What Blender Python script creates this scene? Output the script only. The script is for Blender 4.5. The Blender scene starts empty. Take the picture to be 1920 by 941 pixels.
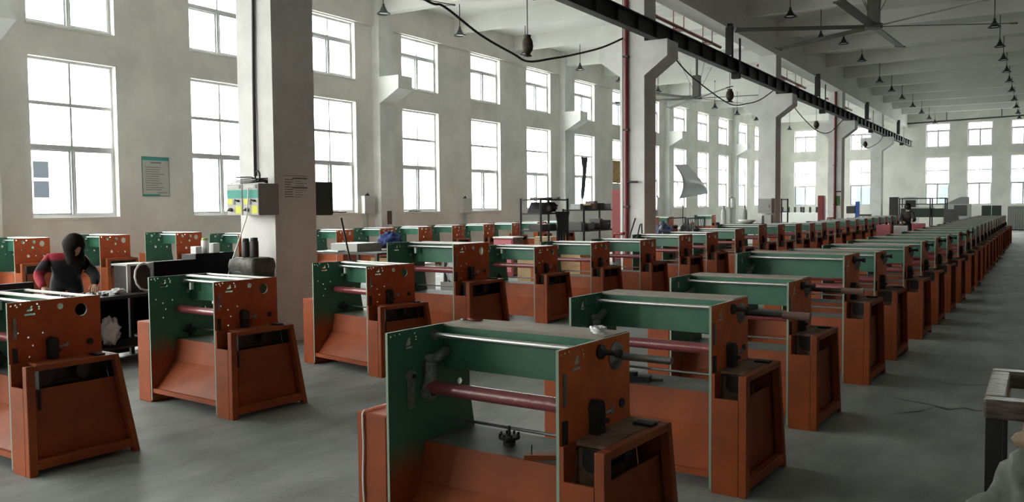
import bpy, bmesh, math, random
from mathutils import Vector, Matrix
from mathutils.geometry import delaunay_2d_cdt
random.seed(7)
S = bpy.context.scene
COL = S.collection
PI = math.pi

# ------------------------------------------------------------------ camera
EYE = 1.65
F_PX, YAW, PITCH, ROLL = 1629.37, 0.5471, 0.0512, -0.0091
cy, sy = math.cos(YAW), math.sin(YAW)
fwd0, right0, up0 = Vector((-sy, cy, 0)), Vector((cy, sy, 0)), Vector((0, 0, 1))
fwd = fwd0 * math.cos(PITCH) - up0 * math.sin(PITCH)
up1 = up0 * math.cos(PITCH) + fwd0 * math.sin(PITCH)
rgt = right0 * math.cos(ROLL) + up1 * math.sin(ROLL)
upv = up1 * math.cos(ROLL) - right0 * math.sin(ROLL)
cam_d = bpy.data.cameras.new('camera')
cam_d.sensor_fit = 'HORIZONTAL'; cam_d.sensor_width = 36.0
cam_d.lens = F_PX * 36.0 / 1920.0
cam_d.clip_end = 500
cam = bpy.data.objects.new('camera', cam_d); COL.objects.link(cam)
cam.matrix_world = Matrix(((rgt.x, upv.x, -fwd.x, 0), (rgt.y, upv.y, -fwd.y, 0), (rgt.z, upv.z, -fwd.z, EYE), (0, 0, 0, 1)))
S.camera = cam

# ------------------------------------------------------------------ world: flat overcast daylight
w = bpy.data.worlds.new('overcast'); S.world = w; w.use_nodes = True
bg = w.node_tree.nodes['Background']
bg.inputs['Color'].default_value = (1.0, 0.985, 0.955, 1)
bg.inputs['Strength'].default_value = 17.5
try:
    w.cycles.sampling_method = 'MANUAL'; w.cycles.sample_map_resolution = 64
except Exception: pass
S.view_settings.view_transform = 'Standard'; S.view_settings.look = 'None'
S.view_settings.gamma = 1.0; S.view_settings.use_curve_mapping = False
S.view_settings.exposure = 0.0
S.cycles.max_bounces = 10; S.cycles.diffuse_bounces = 7; S.cycles.glossy_bounces = 3
S.cycles.transparent_max_bounces = 12; S.cycles.caustics_reflective = False; S.cycles.caustics_refractive = False
S.cycles.sample_clamp_indirect = 8.0
S.cycles.use_denoising = True

def portal(center, normal, w_, h_):
    l = bpy.data.lights.new('daylight_portal', 'AREA'); l.shape = 'RECTANGLE'; l.size = w_; l.size_y = h_
    l.cycles.is_portal = True
    o = bpy.data.objects.new('daylight_portal', l); COL.objects.link(o)
    o.location = center
    o.rotation_euler = Vector(normal).to_track_quat('-Z', 'Z').to_euler()
    return o

# ------------------------------------------------------------------ measured layout (metres)
XW = -17.0                       # inner face of the left (window) wall
YB, YE = -6.0, 65.3              # back wall, end wall
XR = 10.5                        # unseen right wall, set far off to cut bounce light
ZC = 7.95                        # slab underside
BAY = 11.691; WY0 = 14.526; WSP = 3.823; WW = 1.893
SILL, LTOP, UBOT, UTOP = 1.511, 4.713, 5.373, 6.971
XC0, XC1 = -8.53, -7.93          # columns in x
COLY = [-4.39, 7.51] + [18.99 + BAY * k for k in (0, 1, 2, 3)]
CD = 0.70

# ------------------------------------------------------------------ materials
MATS = {}
def mat(name, col, rough=0.6, metal=0.0, var=0.0, scale=4.0, bump=0.0, col2=None, spec=0.5, stretch=None, detail=4.0):
    if name in MATS: return MATS[name]
    m = bpy.data.materials.new(name); m.use_nodes = True; MATS[name] = m
    nt = m.node_tree; b = nt.nodes['Principled BSDF']
    b.inputs['Roughness'].default_value = rough; b.inputs['Metallic'].default_value = metal
    b.inputs['Specular IOR Level'].default_value = spec
    c = (*col, 1)
    b.inputs['Base Color'].default_value = c
    if var > 0 or bump > 0:
        tc = nt.nodes.new('ShaderNodeTexCoord'); mp = nt.nodes.new('ShaderNodeMapping')
        if stretch: mp.inputs['Scale'].default_value = stretch
        nz = nt.nodes.new('ShaderNodeTexNoise'); nz.inputs['Scale'].default_value = scale; nz.inputs['Detail'].default_value = detail
        nz.inputs['Roughness'].default_value = 0.62
        nt.links.new(tc.outputs['Object'], mp.inputs['Vector']); nt.links.new(mp.outputs['Vector'], nz.inputs['Vector'])
        if var > 0:
            rp = nt.nodes.new('ShaderNodeValToRGB')
            c2 = col2 if col2 else tuple(x * (1 - var) for x in col)
            rp.color_ramp.elements[0].position = 0.35; rp.color_ramp.elements[0].color = (*c2, 1)
            rp.color_ramp.elements[1].position = 0.62; rp.color_ramp.elements[1].color = c
            nt.links.new(nz.outputs['Fac'], rp.inputs['Fac']); nt.links.new(rp.outputs['Color'], b.inputs['Base Color'])
        if bump > 0:
            bp = nt.nodes.new('ShaderNodeBump'); bp.inputs['Strength'].default_value = bump; bp.inputs['Distance'].default_value = 0.02
            nt.links.new(nz.outputs['Fac'], bp.inputs['Height']); nt.links.new(bp.outputs['Normal'], b.inputs['Normal'])
    return m

M_ORANGE = mat('orange_enamel', (0.35, 0.080, 0.023), 0.55, 0, 0.35, 2.5, 0, (0.24, 0.058, 0.022), 0.25)
M_ORANGE3 = mat('brightened_red_orange_enamel', (0.52, 0.098, 0.032), 0.5, 0, 0.25, 3.0, 0, None, 0.3)  # redder plate enamel, brightened in place of light from the right
M_ORANGE2 = mat('brightened_orange_enamel', (0.80, 0.175, 0.045), 0.5, 0, 0.3, 3.0, 0, (0.60, 0.12, 0.034), 0.35)  # orange raised to stand in for missing light on right-facing plates
M_GREEN = mat('green_enamel', (0.055, 0.190, 0.125), 0.42, 0, 0.25, 3.5)
M_EDGE = mat('worn_plate_edge', (0.27, 0.37, 0.29), 0.5)
M_CHROME = mat('chrome', (0.75, 0.75, 0.74), 0.32, 1.0)
M_ALU = mat('bare_aluminium', (0.62, 0.62, 0.60), 0.45, 0.5)
M_STEEL = mat('dull_steel', (0.30, 0.31, 0.31), 0.45, 0.8, 0.3, 20)
M_WRAPARM = mat('film_wrapped_casting', (0.26, 0.27, 0.265), 0.3, 0.2, 0.4, 40, 0.5)
M_BLACK = mat('black_iron', (0.018, 0.018, 0.018), 0.55)
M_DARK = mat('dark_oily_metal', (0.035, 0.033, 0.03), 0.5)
M_TABLE = mat('dusty_grey_sheet', (0.20, 0.20, 0.185), 0.6, 0, 0.35, 6)
M_DIRT = mat('dusty_brown_cover', (0.26, 0.17, 0.12), 0.75, 0, 0.5, 9, 0, (0.12, 0.075, 0.05))
M_BOARD = mat('grey_brown_board', (0.36, 0.32, 0.27), 0.65, 0, 0.2, 8)
M_WALL = mat('whitewashed_plaster', (0.80, 0.79, 0.74), 0.9, 0, 0.14, 0.9, 0.15, (0.66, 0.655, 0.61))
M_COLM = mat('column_plaster', (0.80, 0.81, 0.79), 0.9, 0, 0.12, 1.6, 0.12, (0.68, 0.69, 0.67))
M_CEIL = mat('ceiling_plaster', (0.86, 0.86, 0.83), 0.9, 0, 0.08, 0.7)
M_FRAME = mat('aluminium_frame', (0.62, 0.64, 0.65), 0.4, 0.3)
M_BEAMSTEEL = mat('dark_crane_steel', (0.022, 0.021, 0.022), 0.55, 0.3)
M_REDPIPE = mat('fire_pipe_red', (0.17, 0.014, 0.018), 0.45)
M_FAN = mat('fan_grey_metal', (0.10, 0.10, 0.088), 0.5, 0.2)
M_SHADE = mat('lamp_shade_dark_green', (0.03, 0.035, 0.03), 0.4, 0.2)
M_BULB = mat('lamp_glass', (0.85, 0.87, 0.88), 0.15)
M_RUBBER = mat('black_rubber', (0.015, 0.015, 0.015), 0.7)
M_WHITE = mat('white_plastic', (0.78, 0.79, 0.78), 0.5)
M_GREY = mat('grey_enamel', (0.33, 0.34, 0.32), 0.5)
M_LGREY = mat('light_grey_enamel', (0.55, 0.56, 0.54), 0.5)
M_RED = mat('red_enamel', (0.22, 0.020, 0.022), 0.45)
M_CARD = mat('cardboard', (0.42, 0.30, 0.17), 0.8, 0, 0.15, 5)
M_WOOD = mat('pale_wood', (0.52, 0.36, 0.20), 0.7, 0, 0.3, 3, 0, None, 0.4, (1, 12, 12))
M_PAPER = mat('paper', (0.52, 0.53, 0.49), 0.8)
M_TEXT = mat('print_grey', (0.18, 0.19, 0.19), 0.8)
M_TEAL = mat('print_teal', (0.05, 0.34, 0.28), 0.6)
M_YELL = mat('print_yellow', (0.70, 0.72, 0.08), 0.6)
M_BLUE = mat('blue_cloth', (0.03, 0.055, 0.19), 0.85, 0, 0.4, 14)
M_PINK = mat('pink_plastic', (0.45, 0.13, 0.15), 0.6)
M_FACADE = mat('pale_facade', (0.74, 0.75, 0.74), 0.9)
M_FARGLASS = mat('facade_glass_dark', (0.010, 0.014, 0.018), 0.6, 0, 0, 4, 0, None, 0.2)
M_GREENBOX = mat('dull_green_enamel', (0.035, 0.06, 0.045), 0.5)
M_SKIN = mat('skin', (0.50, 0.30, 0.21), 0.6)
M_HAIR = mat('dark_hair', (0.012, 0.009, 0.007), 0.75, 0, 0.4, 30, 0.3, None, 0.15)
M_JACKR = mat('red_padded_cloth', (0.23, 0.018, 0.025), 0.85, 0, 0.4, 9)
M_JACKB = mat('black_padded_cloth', (0.020, 0.020, 0.024), 0.85, 0, 0.3, 9)

# two-tone inner face of the side plates: sprayed green above, orange below, soft overspray between
def inner_plate_mat():
    m = bpy.data.materials.new('sprayed_green_over_orange'); m.use_nodes = True
    nt = m.node_tree; b = nt.nodes['Principled BSDF']; b.inputs['Roughness'].default_value = 0.48
    tc = nt.nodes.new('ShaderNodeTexCoord'); sp = nt.nodes.new('ShaderNodeSeparateXYZ')
    nz = nt.nodes.new('ShaderNodeTexNoise'); nz.inputs['Scale'].default_value = 4.0
    ad = nt.nodes.new('ShaderNodeMath'); ad.operation = 'MULTIPLY_ADD'; ad.inputs[1].default_value = 0.16
    rp = nt.nodes.new('ShaderNodeMapRange'); rp.inputs[1].default_value = 0.44; rp.inputs[2].default_value = 0.62
    mx = nt.nodes.new('ShaderNodeMix'); mx.data_type = 'RGBA'
    mx.inputs[6].default_value = (0.29, 0.065, 0.026, 1); mx.inputs[7].default_value = (0.05, 0.165, 0.11, 1)
    L = nt.links.new
    L(tc.outputs['Object'], sp.inputs[0]); L(tc.outputs['Object'], nz.inputs['Vector'])
    L(nz.outputs['Fac'], ad.inputs[0]); L(sp.outputs['Z'], ad.inputs[2]); L(ad.outputs[0], rp.inputs[0])
    L(rp.outputs[0], mx.inputs[0]); L(mx.outputs[2], b.inputs['Base Color'])
    return m
M_INNER = inner_plate_mat()

def roller_mat():
    m = bpy.data.materials.new('red_roller_in_clear_film'); m.use_nodes = True
    nt = m.node_tree; b = nt.nodes['Principled BSDF']
    b.inputs['Base Color'].default_value = (0.24, 0.045, 0.055, 1); b.inputs['Roughness'].default_value = 0.28
    b.inputs['Coat Weight'].default_value = 1.0; b.inputs['Coat Roughness'].default_value = 0.12
    tc = nt.nodes.new('ShaderNodeTexCoord'); nz = nt.nodes.new('ShaderNodeTexNoise'); nz.inputs['Scale'].default_value = 55; nz.inputs['Detail'].default_value = 5
    mp = nt.nodes.new('ShaderNodeMapping'); mp.inputs['Scale'].default_value = (1, 0.5, 0.5)
    bp = nt.nodes.new('ShaderNodeBump'); bp.inputs['Strength'].default_value = 0.7; bp.inputs['Distance'].default_value = 0.008
    nt.links.new(tc.outputs['Object'], mp.inputs[0]); nt.links.new(mp.outputs[0], nz.inputs['Vector'])
    nt.links.new(nz.outputs['Fac'], bp.inputs['Height']); nt.links.new(bp.outputs['Normal'], b.inputs['Coat Normal'])
    return m
M_ROLLER = roller_mat()

def glass_mat(name, tint=(0.97, 0.99, 0.985)):
    m = bpy.data.materials.new(name); m.use_nodes = True
    nt = m.node_tree; nt.nodes.clear()
    out = nt.nodes.new('ShaderNodeOutputMaterial'); mx = nt.nodes.new('ShaderNodeMixShader')
    tr = nt.nodes.new('ShaderNodeBsdfTransparent'); gl = nt.nodes.new('ShaderNodeBsdfGlossy')
    tr.inputs[0].default_value = (*tint, 1); gl.inputs['Roughness'].default_value = 0.03
    lw = nt.nodes.new('ShaderNodeLayerWeight'); lw.inputs[0].default_value = 0.5
    pw = nt.nodes.new('ShaderNodeMath'); pw.operation = 'POWER'; pw.inputs[1].default_value = 5.0
    fr = nt.nodes.new('ShaderNodeMath'); fr.operation = 'MULTIPLY_ADD'; fr.inputs[1].default_value = 0.5; fr.inputs[2].default_value = 0.03
    nt.links.new(lw.outputs['Facing'], pw.inputs[0]); nt.links.new(pw.outputs[0], fr.inputs[0])
    nt.links.new(fr.outputs[0], mx.inputs[0]); nt.links.new(tr.outputs[0], mx.inputs[1]); nt.links.new(gl.outputs[0], mx.inputs[2])
    nt.links.new(mx.outputs[0], out.inputs[0])
    return m
M_GLASS = glass_mat('window_glass')
M_GLASST = glass_mat('tinted_window_glass', (0.55, 0.60, 0.60))

def floor_mat():
    m = bpy.data.materials.new('trowelled_concrete'); m.use_nodes = True
    nt = m.node_tree; b = nt.nodes['Principled BSDF']; L = nt.links.new
    tc = nt.nodes.new('ShaderNodeTexCoord')
    def noise(s, d=5, mp=None):
        n = nt.nodes.new('ShaderNodeTexNoise'); n.inputs['Scale'].default_value = s; n.inputs['Detail'].default_value = d; n.inputs['Roughness'].default_value = 0.6
        if mp:
            q = nt.nodes.new('ShaderNodeMapping'); q.inputs['Scale'].default_value = mp; L(tc.outputs['Object'], q.inputs[0]); L(q.outputs[0], n.inputs['Vector'])
        else: L(tc.outputs['Object'], n.inputs['Vector'])
        return n
    n1 = noise(0.6, 6); n2 = noise(3.2, 8, (1.0, 0.35, 1)); n3 = noise(60, 2)
    r1 = nt.nodes.new('ShaderNodeValToRGB')
    r1.color_ramp.elements[0].position = 0.36; r1.color_ramp.elements[0].color = (0.21, 0.235, 0.225, 1)
    r1.color_ramp.elements[1].position = 0.66; r1.color_ramp.elements[1].color = (0.34, 0.37, 0.355, 1)
    L(n1.outputs['Fac'], r1.inputs[0])
    mx = nt.nodes.new('ShaderNodeMix'); mx.data_type = 'RGBA'; mx.blend_type = 'OVERLAY'; mx.inputs[0].default_value = 0.8
    L(r1.outputs[0], mx.inputs[6]); L(n2.outputs['Fac'], mx.inputs[7])
    mx2 = nt.nodes.new('ShaderNodeMix'); mx2.data_type = 'RGBA'; mx2.blend_type = 'OVERLAY'; mx2.inputs[0].default_value = 0.25
    L(mx.outputs[2], mx2.inputs[6]); L(n3.outputs['Fac'], mx2.inputs[7]); L(mx2.outputs[2], b.inputs['Base Color'])
    rr = nt.nodes.new('ShaderNodeMapRange'); rr.inputs[3].default_value = 0.42; rr.inputs[4].default_value = 0.72
    L(n2.outputs['Fac'], rr.inputs[0]); L(rr.outputs[0], b.inputs['Roughness'])
    bp = nt.nodes.new('ShaderNodeBump'); bp.inputs['Strength'].default_value = 0.12; bp.inputs['Distance'].default_value = 0.01
    L(n3.outputs['Fac'], bp.inputs['Height']); L(bp.outputs[0], b.inputs['Normal'])
    return m
M_FLOOR = floor_mat()

# ------------------------------------------------------------------ mesh helpers
class MB:
    def __init__(s): s.v = []; s.f = []; s.m = []; s.cur = 0; s.sm = []
    def mi(s, i): s.cur = i; return s
    def add(s, vs, fs, smooth=False):
        n = len(s.v); s.v += [tuple(p) for p in vs]
        for f in fs: s.f.append(tuple(i + n for i in f)); s.m.append(s.cur); s.sm.append(smooth)
        return s
    def box(s, x0, x1, y0, y1, z0, z1):
        return s.add([(x0,y0,z0),(x1,y0,z0),(x1,y1,z0),(x0,y1,z0),(x0,y0,z1),(x1,y0,z1),(x1,y1,z1),(x0,y1,z1)],
                     [(0,3,2,1),(4,5,6,7),(0,1,5,4),(1,2,6,5),(2,3,7,6),(3,0,4,7)])
    def obox(s, c, ax, ay, az):
        c, ax, ay, az = map(Vector, (c, ax, ay, az)); vs = []
        for k in (-1, 1):
            for (i, j) in ((-1,-1),(1,-1),(1,1),(-1,1)): vs.append(c + ax*i + ay*j + az*k)
        return s.add(vs, [(0,3,2,1),(4,5,6,7),(0,1,5,4),(1,2,6,5),(2,3,7,6),(3,0,4,7)])
    def prism(s, poly, axis, a, b):
        n = len(poly)
        def P(t, q):
            if axis == 'x': return (t, q[0], q[1])
            if axis == 'y': return (q[0], t, q[1])
            return (q[0], q[1], t)
        vs = [P(a, q) for q in poly] + [P(b, q) for q in poly]
        area = sum(poly[i][0]*poly[(i+1) % n][1] - poly[(i+1) % n][0]*poly[i][1] for i in range(n))
        flip = (area > 0) != (axis == 'y')
        fs = [tuple(range(n))[::-1], tuple(range(n, 2*n))] + [(i, (i+1) % n, n+(i+1) % n, n+i) for i in range(n)]
        if not flip: fs = [f[::-1] for f in fs]
        return s.add(vs, fs)
    def cyl(s, p0, p1, r0, r1=None, seg=12, cap=True, smooth=True):
        p0, p1 = Vector(p0), Vector(p1); r1 = r0 if r1 is None else r1
        d = (p1 - p0).normalized(); a = d.orthogonal().normalized(); b = d.cross(a)
        vs = []
        for p, r in ((p0, r0), (p1, r1)):
            for i in range(seg):
                t = 2*PI*i/seg; vs.append(p + (a*math.cos(t) + b*math.sin(t))*r)
        s.add(vs, [(i, (i+1) % seg, seg+(i+1) % seg, seg+i) for i in range(seg)], smooth)
        if cap: s.add(vs, [tuple(range(seg))[::-1], tuple(range(seg, 2*seg))])
        return s
    def tube(s, pts, r, seg=6):
        pts = [Vector(p) for p in pts]; rings = []; prev = None
        for i, p in enumerate(pts):
            d = (pts[min(i+1, len(pts)-1)] - pts[max(i-1, 0)]).normalized()
            a = d.orthogonal().normalized() if prev is None else (prev - d*prev.dot(d)).normalized()
            prev = a; b = d.cross(a)
            rings.append([p + (a*math.cos(2*PI*k/seg) + b*math.sin(2*PI*k/seg))*r for k in range(seg)])
        vs = [q for rg in rings for q in rg]; fs = []
        for i in range(len(pts)-1):
            for k in range(seg): fs.append((i*seg+k, i*seg+(k+1) % seg, (i+1)*seg+(k+1) % seg, (i+1)*seg+k))
        fs.append(tuple(range(seg))[::-1]); fs.append(tuple((len(pts)-1)*seg+k for k in range(seg)))
        return s.add(vs, fs, True)
    def lathe(s, prof, c=(0,0,0), seg=16, axis='z', close=True):
        vs = []; n = len(prof)
        for i in range(seg):
            t = 2*PI*i/seg
            for r, h in prof:
                if axis == 'z': vs.append((c[0]+r*math.cos(t), c[1]+r*math.sin(t), c[2]+h))
                else: vs.append((c[0]+h, c[1]+r*math.cos(t), c[2]+r*math.sin(t)))
        fs = []
        for i in range(seg):
            j = (i+1) % seg
            for k in range(n-1): fs.append((i*n+k, j*n+k, j*n+k+1, i*n+k+1))
        return s.add(vs, fs, True)
    def grid(s, fn, nu, nv, smooth=True):
        vs = [fn(u/nu, v/nv) for v in range(nv+1) for u in range(nu+1)]
        fs = [(v*(nu+1)+u, v*(nu+1)+u+1, (v+1)*(nu+1)+u+1, (v+1)*(nu+1)+u) for v in range(nv) for u in range(nu)]
        return s.add(vs, fs, smooth)
    def mesh(s, name, mats):
        me = bpy.data.meshes.new(name); me.from_pydata(s.v, [], s.f)
        if not isinstance(mats, (list, tuple)): mats = [mats]
        for m in mats: me.materials.append(m)
        me.polygons.foreach_set('material_index', s.m); me.polygons.foreach_set('use_smooth', s.sm)
        me.update(); return me
    def build(s, name, mats, parent=None, loc=None, rz=0):
        o = bpy.data.objects.new(name, s.mesh(name, mats)); COL.objects.link(o)
        if parent: o.parent = parent
        if loc: o.location = loc
        if rz: o.rotation_euler.z = rz
        return o

def tag(o, label=None, cat=None, group=None, kind=None):
    if label: o['label'] = label
    if cat: o['category'] = cat
    if group: o['group'] = group
    if kind: o['kind'] = kind
    return o
def thing(name, label, cat, loc=(0,0,0), rz=0, group=None):
    o = bpy.data.objects.new(name, None); COL.objects.link(o); o.empty_display_size = 0.1
    o.location = loc; o.rotation_euler.z = rz
    return tag(o, label, cat, group)
def struct(o, label=None): return tag(o, label, None, None, 'structure')
def bevel(o, wd=0.01, seg=2):
    b = o.modifiers.new('bevel', 'BEVEL'); b.width = wd; b.segments = seg; b.limit_method = 'ANGLE'; return o
def copy_tree(o, parent=None):
    c = o.copy(); COL.objects.link(c); c.parent = parent
    for ch in o.children: copy_tree(ch, c)
    return c
ORD = 'first second third fourth fifth sixth seventh eighth ninth tenth eleventh twelfth thirteenth fourteenth fifteenth sixteenth seventeenth eighteenth nineteenth twentieth'.split()
def ordn(i):
    if i < 20: return ORD[i]
    return 'twenty-' + ORD[i-20] if i < 29 else 'thirtieth'

# ================================================================== SETTING
# floor
b = MB(); b.box(XW-0.25, XR+0.25, YB-0.25, YE+0.25, -0.2, 0.0)
FLOOR = struct(b.build('floor', M_FLOOR), 'grey trowelled concrete floor of the factory hall')
def crack(pts, wd):
    m = MB(); n = len(pts); vs = []
    for i, (x, y) in enumerate(pts):
        k = wd * (0.5 + random.random()) * (0.25 if i in (0, n-1) else 1)
        vs += [(x-k*0.2, y-k, 0.0015), (x+k*0.2, y+k, 0.0015)]
    m.add(vs, [(2*i, 2*i+1, 2*i+3, 2*i+2) for i in range(n-1)])
    m.build('floor_crack', M_DARK, FLOOR)
crack([(-0.95, 7.30), (-0.86, 7.42), (-0.78, 7.50), (-0.70, 7.72), (-0.6, 7.66), (-0.5, 7.78), (-0.40, 7.72), (-0.28, 7.80), (0.1, 7.9), (0.6, 7.8)], 0.035)
crack([(-1.1, 7.95), (-0.95, 7.86), (-0.8, 7.80), (-0.62, 7.70)], 0.02)
crack([(-0.9, 8.9), (-0.65, 8.75), (-0.4, 8.85), (-0.2, 8.74)], 0.015)

# left wall with its window openings
def wall_with_openings(mb, axis, inner, outer, a0, a1, z0, z1, ops):
    """ops: list of (a_lo, a_hi, [(z_lo, z_hi), ...]) sorted"""
    lo, hi = min(inner, outer), max(inner, outer)
    def bx(p, q, u, v):
        if q - p < 1e-4 or v - u < 1e-4: return
        if axis == 'x': mb.box(lo, hi, p, q, u, v)
        else: mb.box(p, q, lo, hi, u, v)
    cur = a0
    for p, q, zs in ops:
        bx(cur, p, z0, z1)
        zc = z0
        for (u, v) in zs: bx(p, q, zc, u); zc = v
        bx(p, q, zc, z1); cur = q
    bx(cur, a1, z0, z1)

def win_y(i):
    k, j = divmod(i, 3); return WY0 + k*BAY + (j-1)*WSP
LW = [i for i in range(-5, 14)]
ops = [(win_y(i)-WW/2, win_y(i)+WW/2, [(SILL, LTOP), (UBOT, UTOP)]) for i in LW]
b = MB(); wall_with_openings(b, 'x', XW, XW-0.26, YB, YE, 0, ZC, ops)
WL = struct(b.build('wall_left', M_WALL), 'tall whitewashed window wall with two tiers of windows')
# proud edge beam above the windows
b = MB(); b.box(XW, XW+0.10, YB, YE, UTOP+0.03, ZC); struct(b.build('edge_beam', M_WALL), 'shallow edge beam above the upper windows of the window wall')

# end wall
EWX = [(-6.05, 1.457), (-3.542, 1.457), (-1.034, 1.457), (-14.75, 1.52), (-10.9, 1.50)]
EWX.sort()
ops = [(c-w_/2, c+w_/2, [(SILL-0.02, LTOP), (UBOT, UTOP)]) for c, w_ in EWX]
b = MB(); wall_with_openings(b, 'y', YE, YE+0.26, XW-0.26, XR+0.26, 0, ZC, ops)
struct(b.build('wall_end', M_WALL), 'white far end wall with two tiers of windows')
b = MB(); b.box(XR, XR+0.25, YB, YE, 0, ZC); struct(b.build('wall_right', mat('dark_bounce_absorber',(0.20,0.19,0.18),0.9,0,0.2,1.0)), 'unseen right wall, darkened to cut bounce light beyond the aisle')  # out of view; its dark colour is chosen to keep this side dim
ops = [(-15.0, -13.2, [(SILL, LTOP), (UBOT, UTOP)]), (-11.6, -9.8, [(SILL, LTOP), (UBOT, UTOP)])]
b = MB(); wall_with_openings(b, 'y', YB, YB-0.26, XW-0.26, XR+0.26, 0, ZC, ops)
struct(b.build('wall_back', M_WALL), 'whitewashed back wall with windows')
b = MB(); b.box(XW-0.26, XR+0.25, YB-0.26, YE+0.26, ZC, ZC+0.2); struct(b.build('ceiling', M_CEIL), 'pale plastered slab ceiling')

# ceiling beams and girders
def struct_box(name, x0, x1, y0, y1, z0, z1, m, lab=None):
    q = MB(); q.box(x0, x1, y0, y1, z0, z1); o = q.build(name, m); return struct(o, lab)
for k in range(-6, 12):
    y = 19.34 + BAY/3*k
    if YB+0.3 < y < YE-0.3: struct_box('ceiling_beam', XC1+0.02, XR, y-0.11, y+0.11, 7.43, ZC, M_CEIL, 'pale cross beam under the ceiling over the machine rows')
    y = 20.37 + BAY/3*k
    if YB+0.3 < y < YE-0.3:
        big = (k % 3 == 0)
        struct_box('ceiling_beam', XW+0.1, XC0, y-(0.16 if big else 0.11), y+(0.16 if big else 0.11), 7.38 if big else 7.45, ZC, M_CEIL, 'pale cross beam under the ceiling beside the window wall')
struct_box('roof_girder', XC0+0.08, XC1+0.02, YB, YE, 6.80, ZC, M_CEIL, 'deep girder running over the column row')

# pilasters with corbels on the left wall
for k in range(-1, 5):
    y = 20.37 + BAY*k
    q = MB(); q.box(XW, XW+0.27, y-0.33, y+0.33, 0, ZC)
    q.prism([(XW+0.27, 4.72), (XW+0.27, 5.50), (XW+0.98, 5.50), (XW+0.98, 5.12)], 'y', y-0.33, y+0.33)
    struct(q.build('wall_pilaster', M_COLM), 'white wall pilaster with a crane corbel')
# main columns
def column(y, near):
    q = MB(); q.box(XC0, XC1, y, y+CD, 0, 6.85)
    q.prism([(XC1, 4.66), (XC1, 5.45), (XC1+0.56, 5.45), (XC1+0.56, 5.07)], 'y', y, y+CD)
    q.prism([(XC0, 4.66), (XC0, 5.45), (XC0-0.56, 5.45), (XC0-0.56, 5.07)], 'y', y, y+CD)
    return struct(q.build('column', M_COLM), 'white plastered concrete column with corbels for the crane beam')
for i, y in enumerate(COLY): column(min(y, YE-0.72), i)

# crane beam on the corbels
XBM = -7.66
b = MB()
b.box(XBM-0.10, XBM+0.10, YB, YE-0.4, 5.45, 5.475); b.box(XBM-0.10, XBM+0.10, YB, YE-0.4, 5.80, 5.825); b.box(XBM-0.02, XBM+0.02, YB, YE-0.4, 5.475, 5.80)
CB = b.build('crane_beam', M_BEAMSTEEL)
tag(CB, 'long black steel crane beam resting on the column corbels', 'beam')
for k in range(60):      # stiffener ribs
    y = 1.0 + k*1.05
    q = MB(); q.box(XBM+0.02, XBM+0.095, y-0.006, y+0.006, 5.476, 5.799); q.build('stiffener', M_BEAMSTEEL, CB)
for k in range(5):       # hanger posts at mid bay
    y = 18.99 + CD/2 + BAY*(k-1) + BAY/2
    q = MB(); q.box(XBM-0.115, XBM-0.105, y-0.09, y+0.09, 5.30, 6.85); q.box(XBM+0.105, XBM+0.115, y-0.09, y+0.09, 5.30, 6.45)
    q.box(XBM-0.11, XBM+0.11, y-0.09, y+0.09, 5.30, 5.44); q.box(XBM-0.30, XBM-0.11, y-0.06, y+0.06, 6.0, 6.9)
    q.build('hanger_post', M_BEAMSTEEL, CB)

# windows -----------------------------------------------------------------
WN = [0]
def window(axis, c, at, wd, z0, z1, hbars, side, lab, tint=()):
    """axis 'x': wall plane x=at, spans y; axis 'y': wall plane y=at, spans x. side=+1 frame offset outward sign"""
    WN[0] += 1
    root = bpy.data.objects.new('window_%d' % WN[0], None); COL.objects.link(root); root.empty_display_size = 0.1
    root.location = (at, c, z0) if axis == 'x' else (c, at, z0)
    struct(root, lab)
    h = z1 - z0; t = 0.035
    off = 0.18*side
    def P(mb, a0, a1, u0, u1, th=t, o=0.0):
        if axis == 'x': mb.box(off+o-th/2, off+o+th/2, a0, a1, u0, u1)
        else: mb.box(a0, a1, off+o-th/2, off+o+th/2, u0, u1)
    fr = MB(); e = 0.05
    P(fr, -wd/2, -wd/2+e, 0, h, 0.07); P(fr, wd/2-e, wd/2, 0, h, 0.07); P(fr, -wd/2+e, wd/2-e, 0, e, 0.07); P(fr, -wd/2+e, wd/2-e, h-e, h, 0.07)
    fr.build('window_frame', M_FRAME, root)
    zs = [e] + [h*x for x in hbars] + [h-e]
    for j, x in enumerate(hbars):
        q = MB(); hw = 0.05 if (j == 0) else 0.035
        P(q, -wd/2+e, wd/2-e, h*x-hw, h*x+hw, 0.06); q.build('transom_bar', M_FRAME, root)
    for j in range(len(zs)-1):
        u0 = zs[j] + (0 if j == 0 else 0.035); u1 = zs[j+1] - (0 if j == len(zs)-2 else 0.04)
        q = MB(); P(q, -0.022, 0.022, u0, u1, 0.05); q.build('mullion', M_FRAME, root)
        for s_ in (0, 1):
            a0, a1 = (-wd/2+e, -0.022) if s_ == 0 else (0.022, wd/2-e)
            if j == 0:
                sa = MB(); k = 0.035; o = 0.03*side*(-1 if s_ else 1)
                P(sa, a0, a0+k, u0, u1, 0.03, o); P(sa, a1-k, a1, u0, u1, 0.03, o); P(sa, a0+k, a1-k, u0, u0+k, 0.03, o); P(sa, a0+k, a1-k, u1-k, u1, 0.03, o)
                sa.build('sash', M_FRAME, root)
            g = MB(); P(g, a0, a1, u0, u1, 0.005); g.build('pane', M_GLASST if (j, s_) in tint else M_GLASS, root)
    sl = MB()
    if axis == 'x': sl.box(0.0, 0.015, -wd/2-0.03, wd/2+0.03, -0.05, -0.005)
    else: sl.box(-wd/2-0.03, wd/2+0.03, -0.015, 0.0, -0.05, -0.005)
    sl.build('window_sill', M_WALL, root)
    return root
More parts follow.
